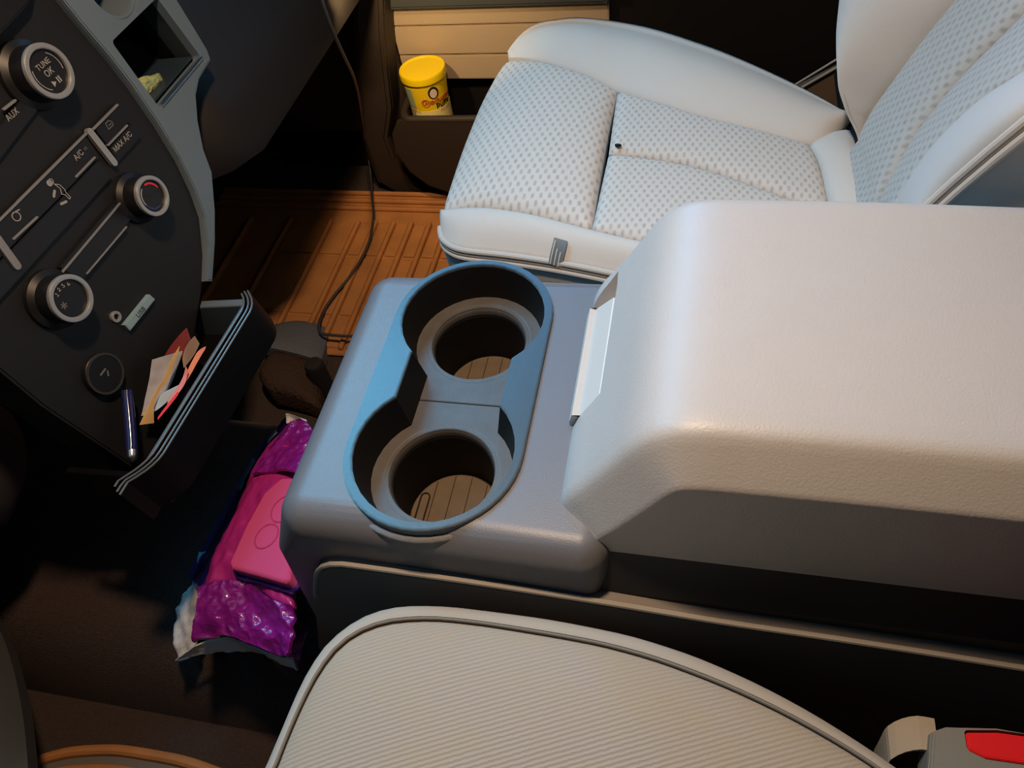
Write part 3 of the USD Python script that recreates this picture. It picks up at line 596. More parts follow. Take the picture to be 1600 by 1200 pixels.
# backrest
BUP = unit(V(0.4226, 0, 0.9063))
def tall(G, ztop=0.93):
    """carries the panel on up the reclined backrest"""
    e = G[:, -1]; return np.concatenate([G, np.stack([e + BUP * ((ztop - e[:, 2:3]) / BUP[2]) * a for a in np.linspace(0, 1, 9)[1:]], 1)], 1)
PB = V(0.350, 0, 0.335); nb = unit(V(-0.9063, 0, 0.4226))
B = lambda px, py, h=0.0: onpl(px, py, PB + nb * h, nb)
s1 = [B(1338, 214), B(1366, 165), B(1401, 119), B(1441, 65), B(1492, 0), B(1560, -90)]
out = [B(1337, 208, .01), B(1319, 168, .035), B(1309, 130, .05), B(1307, 60, .07), B(1311, 0, .08), B(1322, -90, .09)]
oy = np.array([240, 208, 168, 130, 60, 0, -90.0])[::-1]; ox = np.array([1349, 1337, 1319, 1309, 1307, 1311, 1322.0])[::-1]; oh = np.array([-.012, .004, .030, .05, .07, .08, .09])[::-1]
sy = np.array([240, 214, 165, 119, 65, 0, -90.0])[::-1]; sx = np.array([1350, 1338, 1366, 1401, 1441, 1492, 1560.0])[::-1]
py_o, py_s = np.linspace(238, -90, 46), np.linspace(238, -90, 46)
eo_ = np.array([B(PchipInterpolator(oy, ox)(p), p, float(PchipInterpolator(oy, oh)(p))) for p in py_o])
es_ = np.array([B(PchipInterpolator(sy, sx)(p), p, 0.0) for p in py_s])
u_ = np.linspace(0, 1, 20)[:, None]; s_ = np.linspace(0, 1, 46)[None, :]; fade = np.clip(s_ / 0.6, 0, 1); fade = fade * fade * (3 - 2 * fade)
G = (1 - u_)[..., None] * eo_[None] + u_[..., None] * es_[None]
G = G + (0.026 * np.sin(math.pi * u_) ** 0.8 * fade - 0.004 * np.exp(-np.linalg.norm(G - G[-1:], axis=-1) / 0.006) * np.clip(s_ * 8, 0, 1))[..., None] * nb
G = tall(G)
ext = [G[0] - nb * 0.10 * a + V(0, 0.010, 0) * math.sin(a * 3) for a in np.linspace(1, 1 / 7, 7)]
G = np.concatenate([np.array(ext), G], 0)
obj('backrest_bolster', solid(G, 0.006, -nb), 'back_cloth_shade', ps, smooth=True)
sm = [B(1368, 318), B(1394, 270), B(1441, 195), B(1502, 120), B(1600, 18), B(1690, -80)]
G = coons(s1, sm, [s1[0], B(1350, 255), sm[0]], [s1[-1], sm[-1]], 44, 22)
bdn = unit(V(-0.4226, 0, -0.9063))
def tuckdown(G): return np.concatenate([np.stack([G[:, 0] + bdn * 0.07 * a for a in (1, .66, .33)], 1), G], 1)
obj('backrest_insert', solid(tall(tuckdown(puffed(G, 0.010, 0.005, 0.005, nb, edges='bt'))), 0.02, -nb), 'knit_back_shade', ps, smooth=True)
nbE = [B(1395, 340, .012), B(1412, 300, .012), B(1462, 232, .015), B(1530, 166, .018), B(1600, 118, .02), B(1720, 40, .02)]
G = coons(sm, nbE, [sm[0], nbE[0]], [sm[-1], nbE[-1]], 44, 18)
obj('backrest_insert', solid(tall(tuckdown(puffed(G, 0.006, 0.005, 0.005, nb, edges='bt'))), 0.02, -nb), 'knit_back_shade', ps, smooth=True)
pp_ = [B(1425, 340, .035), B(1464, 305, .035), B(1535, 242, .04), B(1600, 188, .045), B(1740, 80, .045)]
G = coons(nbE, pp_, [nbE[0], pp_[0]], [nbE[-1], pp_[-1]], 40, 14)
obj('backrest_bolster', solid(tall(puffed(G, 0.014, 0.004, 0.006, nb, edges='b')), 0.02, -nb), 'back_cloth_shade', ps, smooth=True)
pc = tall(curve(pp_, 40)[None])[0]; pdn = unit(V(0.25, -0.9, -0.35))
G = np.array([pc + V(0.10, -0.02 * math.sin(math.pi * a * 0.5), -0.05) * a for a in np.linspace(0, 1, 12)])
obj('backrest_side', solid(G, 0.02, (0.3, 1, 0)), 'grey_cloth_edge', ps, smooth=True)
obj('piping', tube(pc - nb * 0.001, 0.0036, 10), 'grey_cloth_edge', ps)
pc2 = pc + unit(V(0.6, -0.5, -0.35)) * 0.0085
obj('piping', tube(pc2, 0.0036, 10), 'grey_cloth_edge', ps)
obj('seam', tube((pc + pc2) / 2 + V(0, -0.002, 0.001), 0.0010, 6), 'stitch_thread', ps)
bk = [PB + nb * h + V(0, y, 0) + unit(V(0.4226, 0, 0.9063)) * u for h in (-0.03, -0.10) for y in (0.27, 0.62) for u in (-0.02, 0.60)]
obj('backrest_core', hull_spheres(bk, 0.02, 12), 'door_black', ps)

q = onz(966, 227, .3385)
cr = trimesh.creation.icosphere(2, 0.0032); cr.vertices = cr.vertices * V(1.3, .8, .6) * (0.7 + 0.6 * meshkit.noise(cr.vertices * 500, 4))[:, None] + q
obj('crumb', cr, 'door_black', smooth=True, label='tiny black crumb on the passenger seat beside the insert seam', cat='crumb')
# sill trim beyond the seat
st = thing('trim_1', 'pale double scuff strip on the sill beyond the passenger seat', 'sill trim', (0.35, 0.72, 0.2), kind='structure')
for a_, b_, r_ in (((1238, 135), (1325, 82), .0016), ((1250, 138), (1330, 92), .0022)):
    obj('scuff_strip', tube([ony(*a_, 0.735), ony(*b_, 0.735)], r_, 8), 'sill_pale', st)
sp = [ony(*p, 0.74) for p in ((1225, 150), (1335, 92), (1345, 240), (1230, 240))]
obj('sill_panel', solid(coons([sp[3], sp[2]], [sp[0], sp[1]], [sp[3], sp[0]], [sp[2], sp[1]], 4, 4), 0.01, (0, 1, 0)), 'sill_brown', st, smooth=False)

# ================================================================== DRIVER SEAT
ds = thing('driver_seat', 'beige ribbed cloth driver seat cushion in the foreground', 'car seat', (0.15, -0.5, 0))
edge_px = [(418, 1192), (440, 1140), (468, 1075), (500, 1020), (540, 981), (588, 956), (640, 947), (720, 950), (830, 964), (960, 988), (1060, 1017), (1160, 1058), (1250, 1104), (1320, 1146), (1400, 1200), (1440, 1232)]
seam_px = [(432, 1190), (456, 1130), (486, 1067), (520, 1017), (560, 986), (620, 968), (700, 967), (760, 974), (830, 985), (920, 1001), (1000, 1021), (1100, 1056), (1200, 1100), (1290, 1148), (1370, 1198), (1410, 1228)]
DZ = 0.358
eo = np.array([onz(*p, DZ - 0.006) for p in edge_px]); so = np.array([onz(*p, DZ) for p in seam_px])
tail = np.array([(0.40, -0.30, DZ - .006), (0.44, -0.40, DZ - .006), (0.44, -0.62, DZ - .006), (0.40, -0.74, DZ - .006), (0.20, -0.78, DZ - .006), (0.02, -0.77, DZ - .006), (-0.05, -0.72, DZ - .006), (-0.075, -0.60, DZ - .006), (-0.078, -0.42, DZ - .006)])
tin = tail + (V(0.18, -0.48, 0) - tail) * V(0.035, 0.035, 0) + V(0, 0, .006)
def closed(a, b, n=170):
    p = np.vstack([a, b, a[:1]]); return curve(p, n + 1)[:-1]
EO, SO = closed(eo, tail), closed(so, tin)
cen = V(0.17, -0.46, 0)
def ringin(k, dz): 
    q = SO + (cen - SO) * V(k, k, 0); q[:, 2] = SO[:, 2] + dz; return q
loops = [ringin(k, dz) for k, dz in ((0.97, 0.016), (0.7, 0.017), (0.45, 0.0165), (0.28, 0.0145), (0.16, 0.011), (0.08, 0.0065), (0.035, 0.0025), (0.012, -0.0008), (0.0, -0.0045))]
obj('cushion_top', loft(loops + [ringin(0.0, -0.03)]), 'rib_cloth', ds, smooth=60)
mids = [(SO * (1 - a) + EO * a) + V(0, 0, 0.0020 * math.sin(math.pi * a)) for a in (0.0, 0.12, 0.3, 0.5, 0.7, 0.88)]
mids[0] = mids[0] + V(0, 0, -0.004)
nrm = EO - np.roll(EO, 1, 0); 
sidel = [EO, EO + V(0, 0, -0.012), EO + (cen - EO) * V(.01, .01, 0) + V(0, 0, -0.05), EO + (cen - EO) * V(.04, .04, 0) + V(0, 0, -0.12), EO + (cen - EO) * V(.08, .08, 0) + V(0, 0, -0.17)]
obj('edge_band', loft(mids + sidel), 'driver_edge', ds, smooth=60)
obj('seam', tube(np.vstack([SO, SO[:1]]) + V(0, 0, -0.0005), 0.0011, 6), 'stitch_thread', ds)
obj('seat_base', hull_spheres([(0.02, -0.27, 0.17), (0.35, -0.30, 0.17), (0.02, -0.66, 0.17), (0.35, -0.66, 0.17), (0.04, -0.28, 0.04), (0.35, -0.31, 0.04), (0.04, -0.66, 0.04), (0.35, -0.66, 0.04)], 0.035, 12), 'door_black', ds)

# seat belt buckle
BZ = 0.345
bu = thing('seat_belt_buckle', 'grey seat belt buckle with red release button beside the driver seat', 'seat belt buckle', onz(1540, 1165, BZ))
W = [onz(*p, BZ) for p in ((1456, 1142), (1480, 1134), (1560, 1136), (1700, 1160), (1700, 1250), (1470, 1235), (1452, 1200))]
body = Polygon([w[:2] for w in W]).buffer(-0.003).buffer(0.003)
btn = Polygon([onz(*p, BZ)[:2] for p in ((1510, 1143), (1560, 1143), (1700, 1162), (1700, 1208), (1600, 1192), (1540, 1183), (1514, 1170))])
btn = btn.buffer(-0.002).buffer(0.002)
hb = M2M(extr(body, 0.026, 0.005, BZ - 0.026, 4)) - M2M(extr(btn.buffer(0.0012), 0.05, 0, BZ - 0.008))
obj('housing', T2M(hb), 'buckle_grey', bu, smooth=40)
obj('release_button', extr(btn, 0.0085, 0.002, BZ - 0.010, 3), 'buckle_red', bu, smooth=40, label='red release button')
stp = [onz(*p) for p in ((1462, 1150, BZ - .010), (1440, 1146, BZ - .010), (1410, 1150, BZ - .014), (1385, 1165, BZ - .022), (1372, 1190, BZ - .05), (1370, 1220, BZ - .10))]
sc = curve(stp, 24)
obj('webbing', loft([np.array([c + V(*o) for o in ((0, -0.010, -0.002), (0, 0.010, -0.002), (0, 0.010, 0.002), (0, -0.010, 0.002))]) for c in sc]), 'webbing_beige', bu, smooth=False)

# ================================================================== DASHBOARD
yw, th = math.radians(5), math.radians(12)
P1 = V(math.sin(yw), math.cos(yw), 0); n0 = V(math.cos(yw), -math.sin(yw), 0); P2 = V(0, 0, 1) * math.cos(th) - n0 * math.sin(th); PN = np.cross(P1, P2)
P0 = CP + ray(112, 465) * 0.63 - 0.022 * PN
PT = frame(P0, P1, P2, PN)
onp = lambda px, py, h=0.0: onpl(px, py, P0 + PN * h, PN)
def uv(px, py, h=0.0): q_ = onp(px, py, h) - P0; return (q_ @ P1, q_ @ P2)
pt = lambda u, v, h=0.0: P0 + P1 * u + P2 * v + PN * h
PTz = lambda m, u=0, v=0, h=0: put(m, frame(pt(u, v, h), P1, P2, PN))
db = thing('dashboard', 'dark dashboard with knobs, buttons and silver trimmed open cubby', 'dashboard', P0)
edge_r = [uv(*p) for p in ((72, -20), (120, 40), (165, 92), (200, 137), (240, 195), (275, 252), (298, 300), (312, 340), (318, 400), (316, 450), (300, 560))]
pan = Polygon(edge_r + [(0.09, -0.20), (-0.06, -0.20), (-0.075, -0.05), (-0.075, 0.20)])
obj('center_panel', PTz(extr(pan, 0.05, 0.004), h=-0.05), 'dash_black', db)
# silver trim with the cubby
tr_px = [(72, -22), (120, 38), (165, 90), (200, 135), (240, 193), (275, 250), (299, 300), (313, 340), (318, 385), (316, 440), (326, 440), (330, 380), (330, 330), (325, 270), (312, 235), (303, 190), (300, 150), (305, 125), (323, 95), (318, 80), (300, 50), (266, -5), (250, -30), (150, -60)]
trp = Polygon([uv(*p) for p in tr_px]).buffer(0)
cub = Polygon([uv(*p) for p in ((167, 67), (238, -2), (308, 92), (242, 170))]).buffer(-0.004).buffer(0.004)
rnd = Point(uv(168, -18)).buffer(uv(208, -18)[0] - uv(168, -18)[0] + 0.0, quad_segs=12)
trm = M2M(extr(trp, 0.030, 0.003, 0)) 
trm = trm - M2M(extr(cub, 0.2, 0, -0.1)) - M2M(extr(rnd, 0.2, 0, -0.1))
tro = obj('side_trim', PTz(T2M(trm), h=-0.024), 'silver_trim', db, smooth=40)
cw = Polygon(cub.buffer(0.003)).difference(cub)
obj('cubby_wall', PTz(extr(cw, 0.07), h=-0.074), 'bin_black', db)
obj('cubby_back', PTz(extr(cub.buffer(0.003), 0.004), h=-0.078), 'bin_black', db)
obj('vent_cup', PTz(extr(rnd.buffer(0.002), 0.004), h=-0.05), 'bin_black', db)
obj('vent_cup', PTz(ring(0.0, 0.001, 0.001) if False else extr(rnd.difference(rnd.buffer(-0.0035)), 0.046, 0.0015), h=-0.043), 'silver_trim', db)
a_, b_ = V(*uv(309, 90), 0), V(*uv(243, 168), 0)
obj('cubby_floor', PTz(solid(coons([b_ + V(-.004, .004, -.003), a_ + V(-.004, .004, -.003)], [b_ + V(-.004, .010, -.06), a_ + V(-.004, .010, -.06)], [b_ + V(-.004, .004, -.003), b_ + V(-.004, .010, -.06)], [a_ + V(-.004, .004, -.003), a_ + V(-.004, .010, -.06)], 6, 6), 0.002, (0, -1, 0))), 'bin_mat', db, smooth=False)
obj('cubby_edge', PTz(tube([a_ + V(-.002, 0, .006), b_ + V(.002, 0, .006)], 0.0022, 8)), 'chrome', db)
# knobs
def knob(px, py, R, hgt, marks):
    u, v = uv(px, py, hgt); k = obj('knob', PTz(lathe([(0, 0), (R * 1.28, 0), (R * 1.25, 0.004), (R * 1.02, 0.007), (R * 0.99, hgt - 0.004), (R * 0.95, hgt - 0.002), (0, hgt - 0.002)], 48), u, v), 'button_black', db)
    obj('chrome_band', PTz(ring(R * 0.985, R * 1.03, 0.005, 64, 0.001), u, v, hgt * 0.55), 'chrome', k)
    obj('knob_ring', PTz(ring(R * 0.78, R * 0.98, 0.0035, 64, 0.0012), u, v, hgt - 0.0028), 'satin_silver', k)
    for nm, m_, mt in marks: obj(nm, PTz(m_, u, v, hgt - 0.0019), mt, k)
    return u, v
def tx(s, h, x, y, bold=False):
    t = meshkit.text_mesh(s, h, 0.0005, bold); t.apply_translation((-t.bounds[:, 0].mean() + x, y, 0)); return t
poly2 = lambda p, h=0.0005: extr(Polygon(p), h)
knob(78, 111, 0.0215, 0.024, [('knob_print', tx('TUNE', 0.0042, 0, 0.0040), 'print_white'), ('knob_print', tx('OK', 0.0048, 0, -0.0028), 'print_white'),
     ('knob_print', cat(poly2([(-.0045, -.0110), (-.0045, -.0062), (-.0005, -.0086)]), poly2([(.0015, -.011), (.0027, -.011), (.0027, -.0062), (.0015, -.0062)]), poly2([(.0038, -.011), (.005, -.011), (.005, -.0062), (.0038, -.0062)])), 'print_white'),
     ('knob_print', arc(0.0140, -20, 50, 0.0006, 0.0005), 'print_white'), ('knob_print', arc(0.0140, 150, 235, 0.0006, 0.0005), 'print_white')])
knob(239, 306, 0.0185, 0.023, [('knob_print', arc(0.0112, 5, 85, 0.0018, 0.0005), 'print_red'), ('knob_print', arc(0.0112, 110, 190, 0.0010, 0.0005), 'print_white'), ('knob_print', arc(0.0112, 190, 270, 0.0012, 0.0005), 'print_blue')])
knob(112, 466, 0.0200, 0.023, [('knob_print', cat(*[tx(c, 0.0032, 0.0115 * math.sin(a), 0.0115 * math.cos(a) - 0.0015) for c, a in zip('1234', (-0.55, -0.15, 0.28, 0.72))]), 'print_white'),
     ('knob_print', cat(*[stroke([(-0.0085 - 0.0026 * math.cos(a), 0.0026 * math.sin(a)), (-0.0085 + 0.0026 * math.cos(a), -0.0026 * math.sin(a))], 0.0010, 0.0005) for a in (0, 1.05, 2.1)]), 'print_dim')])
# button bank with thin bright strips
def bar(p0, p1, w, m, h=0.0, hh=0.0022, name='accent_strip'):
    a0, a1 = uv(*p0), uv(*p1); obj(name, PTz(stroke([a0, a1], w, hh), h=h), m, db)
def plate(pxs, name, m, hh=0.004, bevel=0.0012):
    obj(name, PTz(extr(Polygon([uv(*p) for p in pxs]), hh, bevel)), m, db)
plate([(-60, 390), (130, 213), (150, 247), (-40, 440)], 'button', 'button_black')
plate([(-38, 443), (148, 252), (170, 278), (-15, 480)], 'button', 'button_black')
plate([(142, 201), (180, 163), (198, 190), (163, 228)], 'button', 'button_black')
plate([(166, 232), (200, 194), (216, 214), (180, 254)], 'button', 'button_black')
plate([(-40, 240), (35, 148), (55, 172), (-20, 270)], 'button', 'button_black')
plate([(88, 418), (180, 310), (204, 338), (124, 440)], 'button', 'button_black')
bar((-20, 358), (130, 209), 0.0016, 'strip_silver', 0.003)
bar((140, 203), (178, 165), 0.0016, 'strip_silver', 0.003)
bar((163, 228), (193, 197), 0.0016, 'strip_silver', 0.003)
bar((113, 277), (142, 247), 0.0016, 'strip_silver', 0.003)
bar((15, 374), (52, 340), 0.0016, 'strip_silver', 0.003)
bar((92, 425), (182, 318), 0.0016, 'strip_silver', 0.003)
bar((130, 428), (192, 355), 0.0012, 'strip_silver', 0.003)
bar((0, 172), (18, 158), 0.0018, 'strip_silver', 0.003)
bar((134, 207), (172, 255), 0.0062, 'satin_silver', 0.002, 0.004)
bar((-12, 372), (20, 416), 0.0062, 'strip_silver', 0.002, 0.004)
def icon(px, py, m, mt='print_white', h=0.0042): u, v = uv(px, py); obj('printed_symbol', PTz(m, u, v, h), mt, db)
icon(117, 243, tx('A/C', 0.0046, 0, -0.0023))
icon(128, 233, cat(stroke([(-.001, -.001), (-.001, .001)], .0008, .0004), stroke([(.001, -.001), (.001, .001)], .0008, .0004)), 'print_dim')
icon(186, 222, tx('MAX A/C', 0.0046, 0, -0.0023))
icon(166, 196, cat(stroke([(-.004, -.002), (.003, -.002), (.004, .001), (.002, .003), (-.003, .003)], .0007, .0004, True), stroke([(-.001, 0), (.002, 0)], .0008, .0004)), 'print_dim')
icon(13, 180, tx('AUX', 0.0046, 0, -0.0023))
icon(20, 339, cat(ring(0.0030, 0.0038, 0.0004, 24), stroke([(.002, .003), (.006, .002)], .0009, .0004)))
icon(90, 302, cat(stroke([(0.0005, .0085), (.004, .005), (.0045, 0), (.0035, -.003), (.004, -.0075), (.002, -.008), (.0015, -.003), (-.0005, -.001), (.002, .0025)], .0007, .0004, True),
     put(ring(.0016, .0023, .0004, 20), frame((0.000, .0115, 0), (1, 0, 0), (0, 1, 0), (0, 0, 1))), stroke([(-.0075, .002), (-.0035, .0045)], .0021, .0004), stroke([(-.007, -.006), (-.002, -.0075)], .0021, .0004)))
icon(72, 287, disc2(0.0026, 0.0026))
icon(2, 8, cat(stroke([(-.004, -.004), (-.001, .002), (.004, .002)], .0018, .0004)))
plate([(-90, 30), (-40, -60), (40, -40), (30, 12), (-30, 75)], 'button', 'button_black', 0.012, 0.003)
# audio and usb sockets
u, v = uv(179, 495)
so_ = obj('audio_socket', PTz(ring(0.0026, 0.0052, 0.003, 28, 0.0008), u, v), 'satin_silver', db)
obj('socket_hole', PTz(lathe([(0, 0), (0.0026, 0), (0.0026, 0.0012), (0, 0.0012)], 20), u, v), 'bin_black', so_)
ub = obj('usb_cover', PTz(extr(Polygon([uv(*p) for p in ((189, 508), (228, 460), (237, 468), (198, 517))]), 0.005, 0.0012)), 'panel_blue_grey', db)
a0, a1 = V(*uv(196, 510)), V(*uv(231, 466)); dir_ = unit(a1 - a0)
t_ = tx('USB', 0.0044, 0, -0.0022); ang = math.atan2(dir_[1], dir_[0])
mrot = np.eye(4); mrot[:2, :2] = [[math.cos(ang), -math.sin(ang)], [math.sin(ang), math.cos(ang)]]; mrot[:2, 3] = (a0 + a1) / 2
obj('printed_symbol', PTz(put(t_, mrot), h=0.0048), 'label_black', ub)
u, v = uv(157, 584)
ou = obj('power_outlet', PTz(lathe([(0, 0), (0.0185, 0), (0.0185, 0.005), (0.017, 0.0065), (0, 0.0065)], 40), u, v), 'button_black', db)
obj('outlet_rim', PTz(ring(0.0165, 0.0185, 0.0015, 48, 0.0005), u, v, 0.0058), 'dash_grey', ou)
obj('printed_symbol', PTz(cat(stroke([(-.004, .003), (.003, .003)], .0016, .0004), stroke([(.003, 0), (.0005, -.003)], .0014, .0004)), u, v, 0.0064), 'print_dim', ou)
# pulled-out ash drawer
aw = unit(P1 + PN * 0.06); D = lambda px, py, h: onpl(px, py, P0 + PN * h, PN)
H1 = 0.056
fa, fb = D(388, 470, H1), D(222, 738, H1)
du = unit(fa - fb); dn = PN; dv = unit(np.cross(dn, du)); dv = dv if dv[2] > 0 else -dv
dl_ = np.linalg.norm(fa - fb)
DF = lambda a, b, h: fb + du * (a * dl_) + dv * b + dn * (h - H1)
DB = lambda lo_, hi_, rad=0.002: put(rbox(lo_, hi_, rad, 6), frame(fb, du, dv, dn))
dw = obj('drawer', DB((-0.004, -0.046, -0.10), (dl_ + 0.004, -0.042, 0.0)), 'bin_black', db)
obj('drawer_wall', DB((-0.004, -0.046, -0.006), (dl_ + 0.004, 0.0, 0.0)), 'silver_trim', dw)
obj('drawer_wall', DB((-0.004, -0.046, -0.10), (0.003, -0.004, 0.0)), 'bin_black', dw)
obj('drawer_wall', DB((dl_ - 0.006, -0.046, -0.10), (dl_ + 0.004, 0.0, 0.0)), 'silver_trim', dw)
# curved layered front plate: faces blackened for shade, strips paint its lit edges
for k, (h0, mt, ex) in enumerate(((0.0035, 'bin_black', 0.006), (0.0085, 'bin_black', 0.010), (0.0125, 'bin_black', 0.012))):
    aa = np.linspace(-ex - 0.012, dl_ + ex, 40); sag = -0.012 * np.clip((np.abs(aa - dl_ / 2) - dl_ * 0.40) / (dl_ * 0.12), 0, 1.3) ** 2
    lps = [np.array([(a, b, h0 + s_ + o) for b, o in ((-0.040, 0), (-0.040, 0.003), (0.004 - k * 0.001, 0.003), (0.004 - k * 0.001, 0))]) for a, s_ in zip(aa, sag)]
    obj('front_edge_highlight', put(tube(np.array([(a, 0.0042 - k * 0.001, h0 + s_ + 0.0015) for a, s_ in zip(aa, sag)]), 0.0011, 8), frame(fb, du, dv, dn)), 'drawer_highlight', dw)
    obj('drawer_front', put(loft(lps), frame(fb, du, dv, dn)), mt, dw, smooth=40)
# lower dash masses
secs_r = [(-1.06, 0.84), (-0.62, 0.84), (-0.50, 0.80), (-0.465, 0.70), (-0.43, 0.60), (-0.385, 0.54)]
lowd = [(-0.385, 0.54), (-0.315, 0.47), (-0.291, 0.43), (-0.293, 0.405), (-0.37, 0.395), (-0.60, 0.34), (-1.06, 0.34)]
def dashloft(ylist, pts, dx): 
    return loft([np.array([(x + o if x > -1 else x, y, z) for x, z in pts]) for y, o in zip(ylist, dx)])
obj('dash_upper', fix(dashloft((0.26, 0.30, 0.86), secs_r + [(-1.06, 0.54)], (-0.04, -0.03, -0.03))), 'dash_grey', db, smooth=40)
obj('glovebox', fix(dashloft((0.225, 0.26, 0.30, 0.55, 0.86), lowd + [(-1.06, 0.54)], (-0.06, -0.02, 0, 0, 0))), 'glovebox_dark', db, smooth=40)
drv_u = [(-1.06, 0.84), (-0.62, 0.84), (-0.50, 0.80), (-0.48, 0.65), (-0.46, 0.45), (-0.48, 0.36), (-1.06, 0.34)]
obj('driver_panel', fix(dashloft((-0.86, -0.40, -0.12), drv_u, (0.0, 0.0, -0.03))), 'dash_black', db, smooth=40)
obj('stack_core', fix(dashloft((-0.12, 0.24), [(-1.06, 0.84), (-0.62, 0.84), (-0.55, 0.78), (-0.44, 0.42), (-0.46, 0.26), (-0.60, 0.22), (-1.06, 0.22)], (0, 0))), 'dash_black', db, smooth=False)
CF = frame(FILL_POS - CLN * 0.008, CLX, np.cross(CLN, CLX), CLN)
obj('added_light_housing', fix(put(cat(ring(0.0165, 0.021, 0.022, 32, 0.001), extr(Point(0, 0).buffer(0.021, quad_segs=8), 0.003, z0=-0.003)), CF)), 'glovebox_dark', db, smooth=30)  # housing for the light added to brighten the door
obj('added_light_bracket', rbox(FILL_POS + V(-0.085, -0.014, -0.006), FILL_POS + V(-0.008, 0.004, 0.010), 0.003, 6), 'glovebox_dark', db)
kp = [onx(*p, -0.46) for p in ((-60, 560), (10, 650), (38, 700), (30, 760), (-60, 800))]
G = coons([onx(-80, 560, -0.46), onx(-80, 820, -0.44)], [onx(8, 625, -0.47), onx(36, 690, -0.46), onx(40, 740, -0.455), onx(10, 820, -0.45)], [onx(-80, 560, -0.46), onx(8, 625, -0.47)], [onx(-80, 820, -0.44), onx(10, 820, -0.45)], 16, 12)
obj('knee_panel', solid(puffed(G, 0.02, 0.0, 0.01, (1, 0, 0.3), edges=''), 0.03, (-1, 0, 0)), 'dash_grey', db)

# unidentified dark curved form at the left edge, attached to the dashboard
pdl = [onz(*p, 0.16) for p in ((-60, 900), (0, 985), (22, 1050), (36, 1120), (44, 1210))]
G = coons(pdl, [p + V(-0.05, -0.09, 0.05) for p in pdl], [pdl[0], pdl[0] + V(-0.05, -0.09, 0.05)], [pdl[-1], pdl[-1] + V(-0.05, -0.09, 0.05)], 24, 10)
obj('left_edge_form', solid(puffed(G, 0.01, 0, 0.01, edges=''), 0.016), 'dash_grey', db)

# ------------------------------------------------------------------ things in the cubby and the drawer
def sheet(pxa, pxb, h0, h1, th=0.0004, n=24, m=6, wob=0.002):
    """paper sheet with upper edge pxa at height h0 and lower edge pxb at h1 out from the panel"""
    a, b = curve([D(*p, h) for p, h in zip(pxa, np.linspace(*h0, len(pxa)))], n), curve([D(*p, h) for p, h in zip(pxb, np.linspace(*h1, len(pxb)))], n)
    G = np.array([(1 - t) * a + t * b for t in np.linspace(0, 1, m)])
    G = G + (meshkit.fbm(G * 60, 2, 3)[..., None] - 0.5) * wob * PN
    return solid(G, th, -PN)
obj('red_packet', sheet([(292, 512), (275, 530), (258, 555), (246, 585)], [(300, 535), (285, 560), (268, 585), (250, 610)], (0.018, 0.012), (0.022, 0.014)), 'paper_red', label='dark red packet at the back of the open drawer', cat='packet')
obj('folded_receipt', sheet([(238, 562), (235, 585), (228, 620), (221, 650)], [(285, 548), (276, 580), (262, 610), (240, 645)], (0.020, 0.020), (0.024, 0.024)), 'paper_white', label='crumpled grey-white receipt standing in the open drawer', cat='receipt')
obj('blue_card', sheet([(262, 610), (248, 622), (240, 640)], [(282, 600), (266, 622), (243, 642)], (0.030, 0.030), (0.034, 0.034)), 'paper_blue', label='pale blue card low in the open drawer', cat='card')
obj('paper_strip', sheet([(281, 541), (266, 565), (258, 588), (246, 608), (233, 632), (218, 664)], [(279, 552), (268, 576), (264, 590), (252, 607), (243, 626), (241, 661)], (0.034, 0.034), (0.034, 0.034)), 'paper_tan', label='twisted tan paper strip in front of the receipt in the drawer', cat='paper strip')
obj('salmon_envelope', sheet([(322, 541), (308, 551), (296, 572), (288, 598)], [(321, 545), (308, 566), (298, 585), (288, 602)], (0.040, 0.040), (0.044, 0.044)), 'paper_salmon', label='bright salmon envelope leaning on the drawer front', cat='envelope')
obj('pink_leaflet', sheet([(290, 572), (286, 590), (276, 608), (264, 624)], [(294, 580), (288, 602), (278, 616), (262, 634)], (0.042, 0.042), (0.045, 0.045)), 'paper_pink', label='small pink leaflet below the salmon envelope', cat='leaflet')
obj('brown_paper', sheet([(305, 525), (292, 540), (285, 560)], [(312, 537), (302, 556), (288, 575)], (0.024, 0.024), (0.028, 0.028)), 'paper_brown', label='dull brown paper scrap behind the salmon envelope', cat='paper scrap')
obj('red_leaflet', sheet([(278, 612), (264, 630), (247, 652)], [(279, 616), (266, 634), (247, 656)], (0.045, 0.045), (0.047, 0.047)), 'print_red', label='thin red leaflet edge lowest along the drawer front', cat='leaflet')
pen = thing('pen', 'shiny navy blue pen with a silver tip in the drawer corner', 'pen', D(205, 690, 0.03))
c_ = curve([D(198, 612, 0.012), D(203, 660, 0.022), D(206, 704, 0.030)], 12)
obj('barrel', tube(c_, 0.0052, 14), 'pen_navy', pen)
obj('tip', tube([D(206, 705, 0.032), D(207, 713, 0.034), D(207.5, 718, 0.035), D(208, 722, 0.036)], [0.0050, 0.0046, 0.0036, 0.0012], 14), 'chrome', pen)
wpx = [(212, 128), (222, 120), (236, 118), (252, 115), (256, 122), (248, 136), (236, 146), (224, 153), (214, 140)]
wc = np.mean([onp(*p, -0.016) for p in wpx], 0); lp = np.array([onp(*p, -0.016) for p in wpx])
def crump(k, h, s_): 
    q_ = wc + (curve(np.vstack([lp, lp[:1]]), 37)[:-1] - wc) * k + PN * h; return q_ + (meshkit.fbm(q_ * 140, 3, s_)[:, None] - 0.5) * 0.007 * PN
obj('candy_wrapper', loft([crump(0.1, 0.004, 1), crump(0.45, 0.0035, 1), crump(0.8, 0.001, 1), crump(1.0, -0.001, 1), crump(0.85, -0.012, 2), crump(0.2, -0.014, 2)]), 'wrapper_green', smooth=False, label='crumpled green and gold wrapper lying in the silver cubby', cat='wrapper')

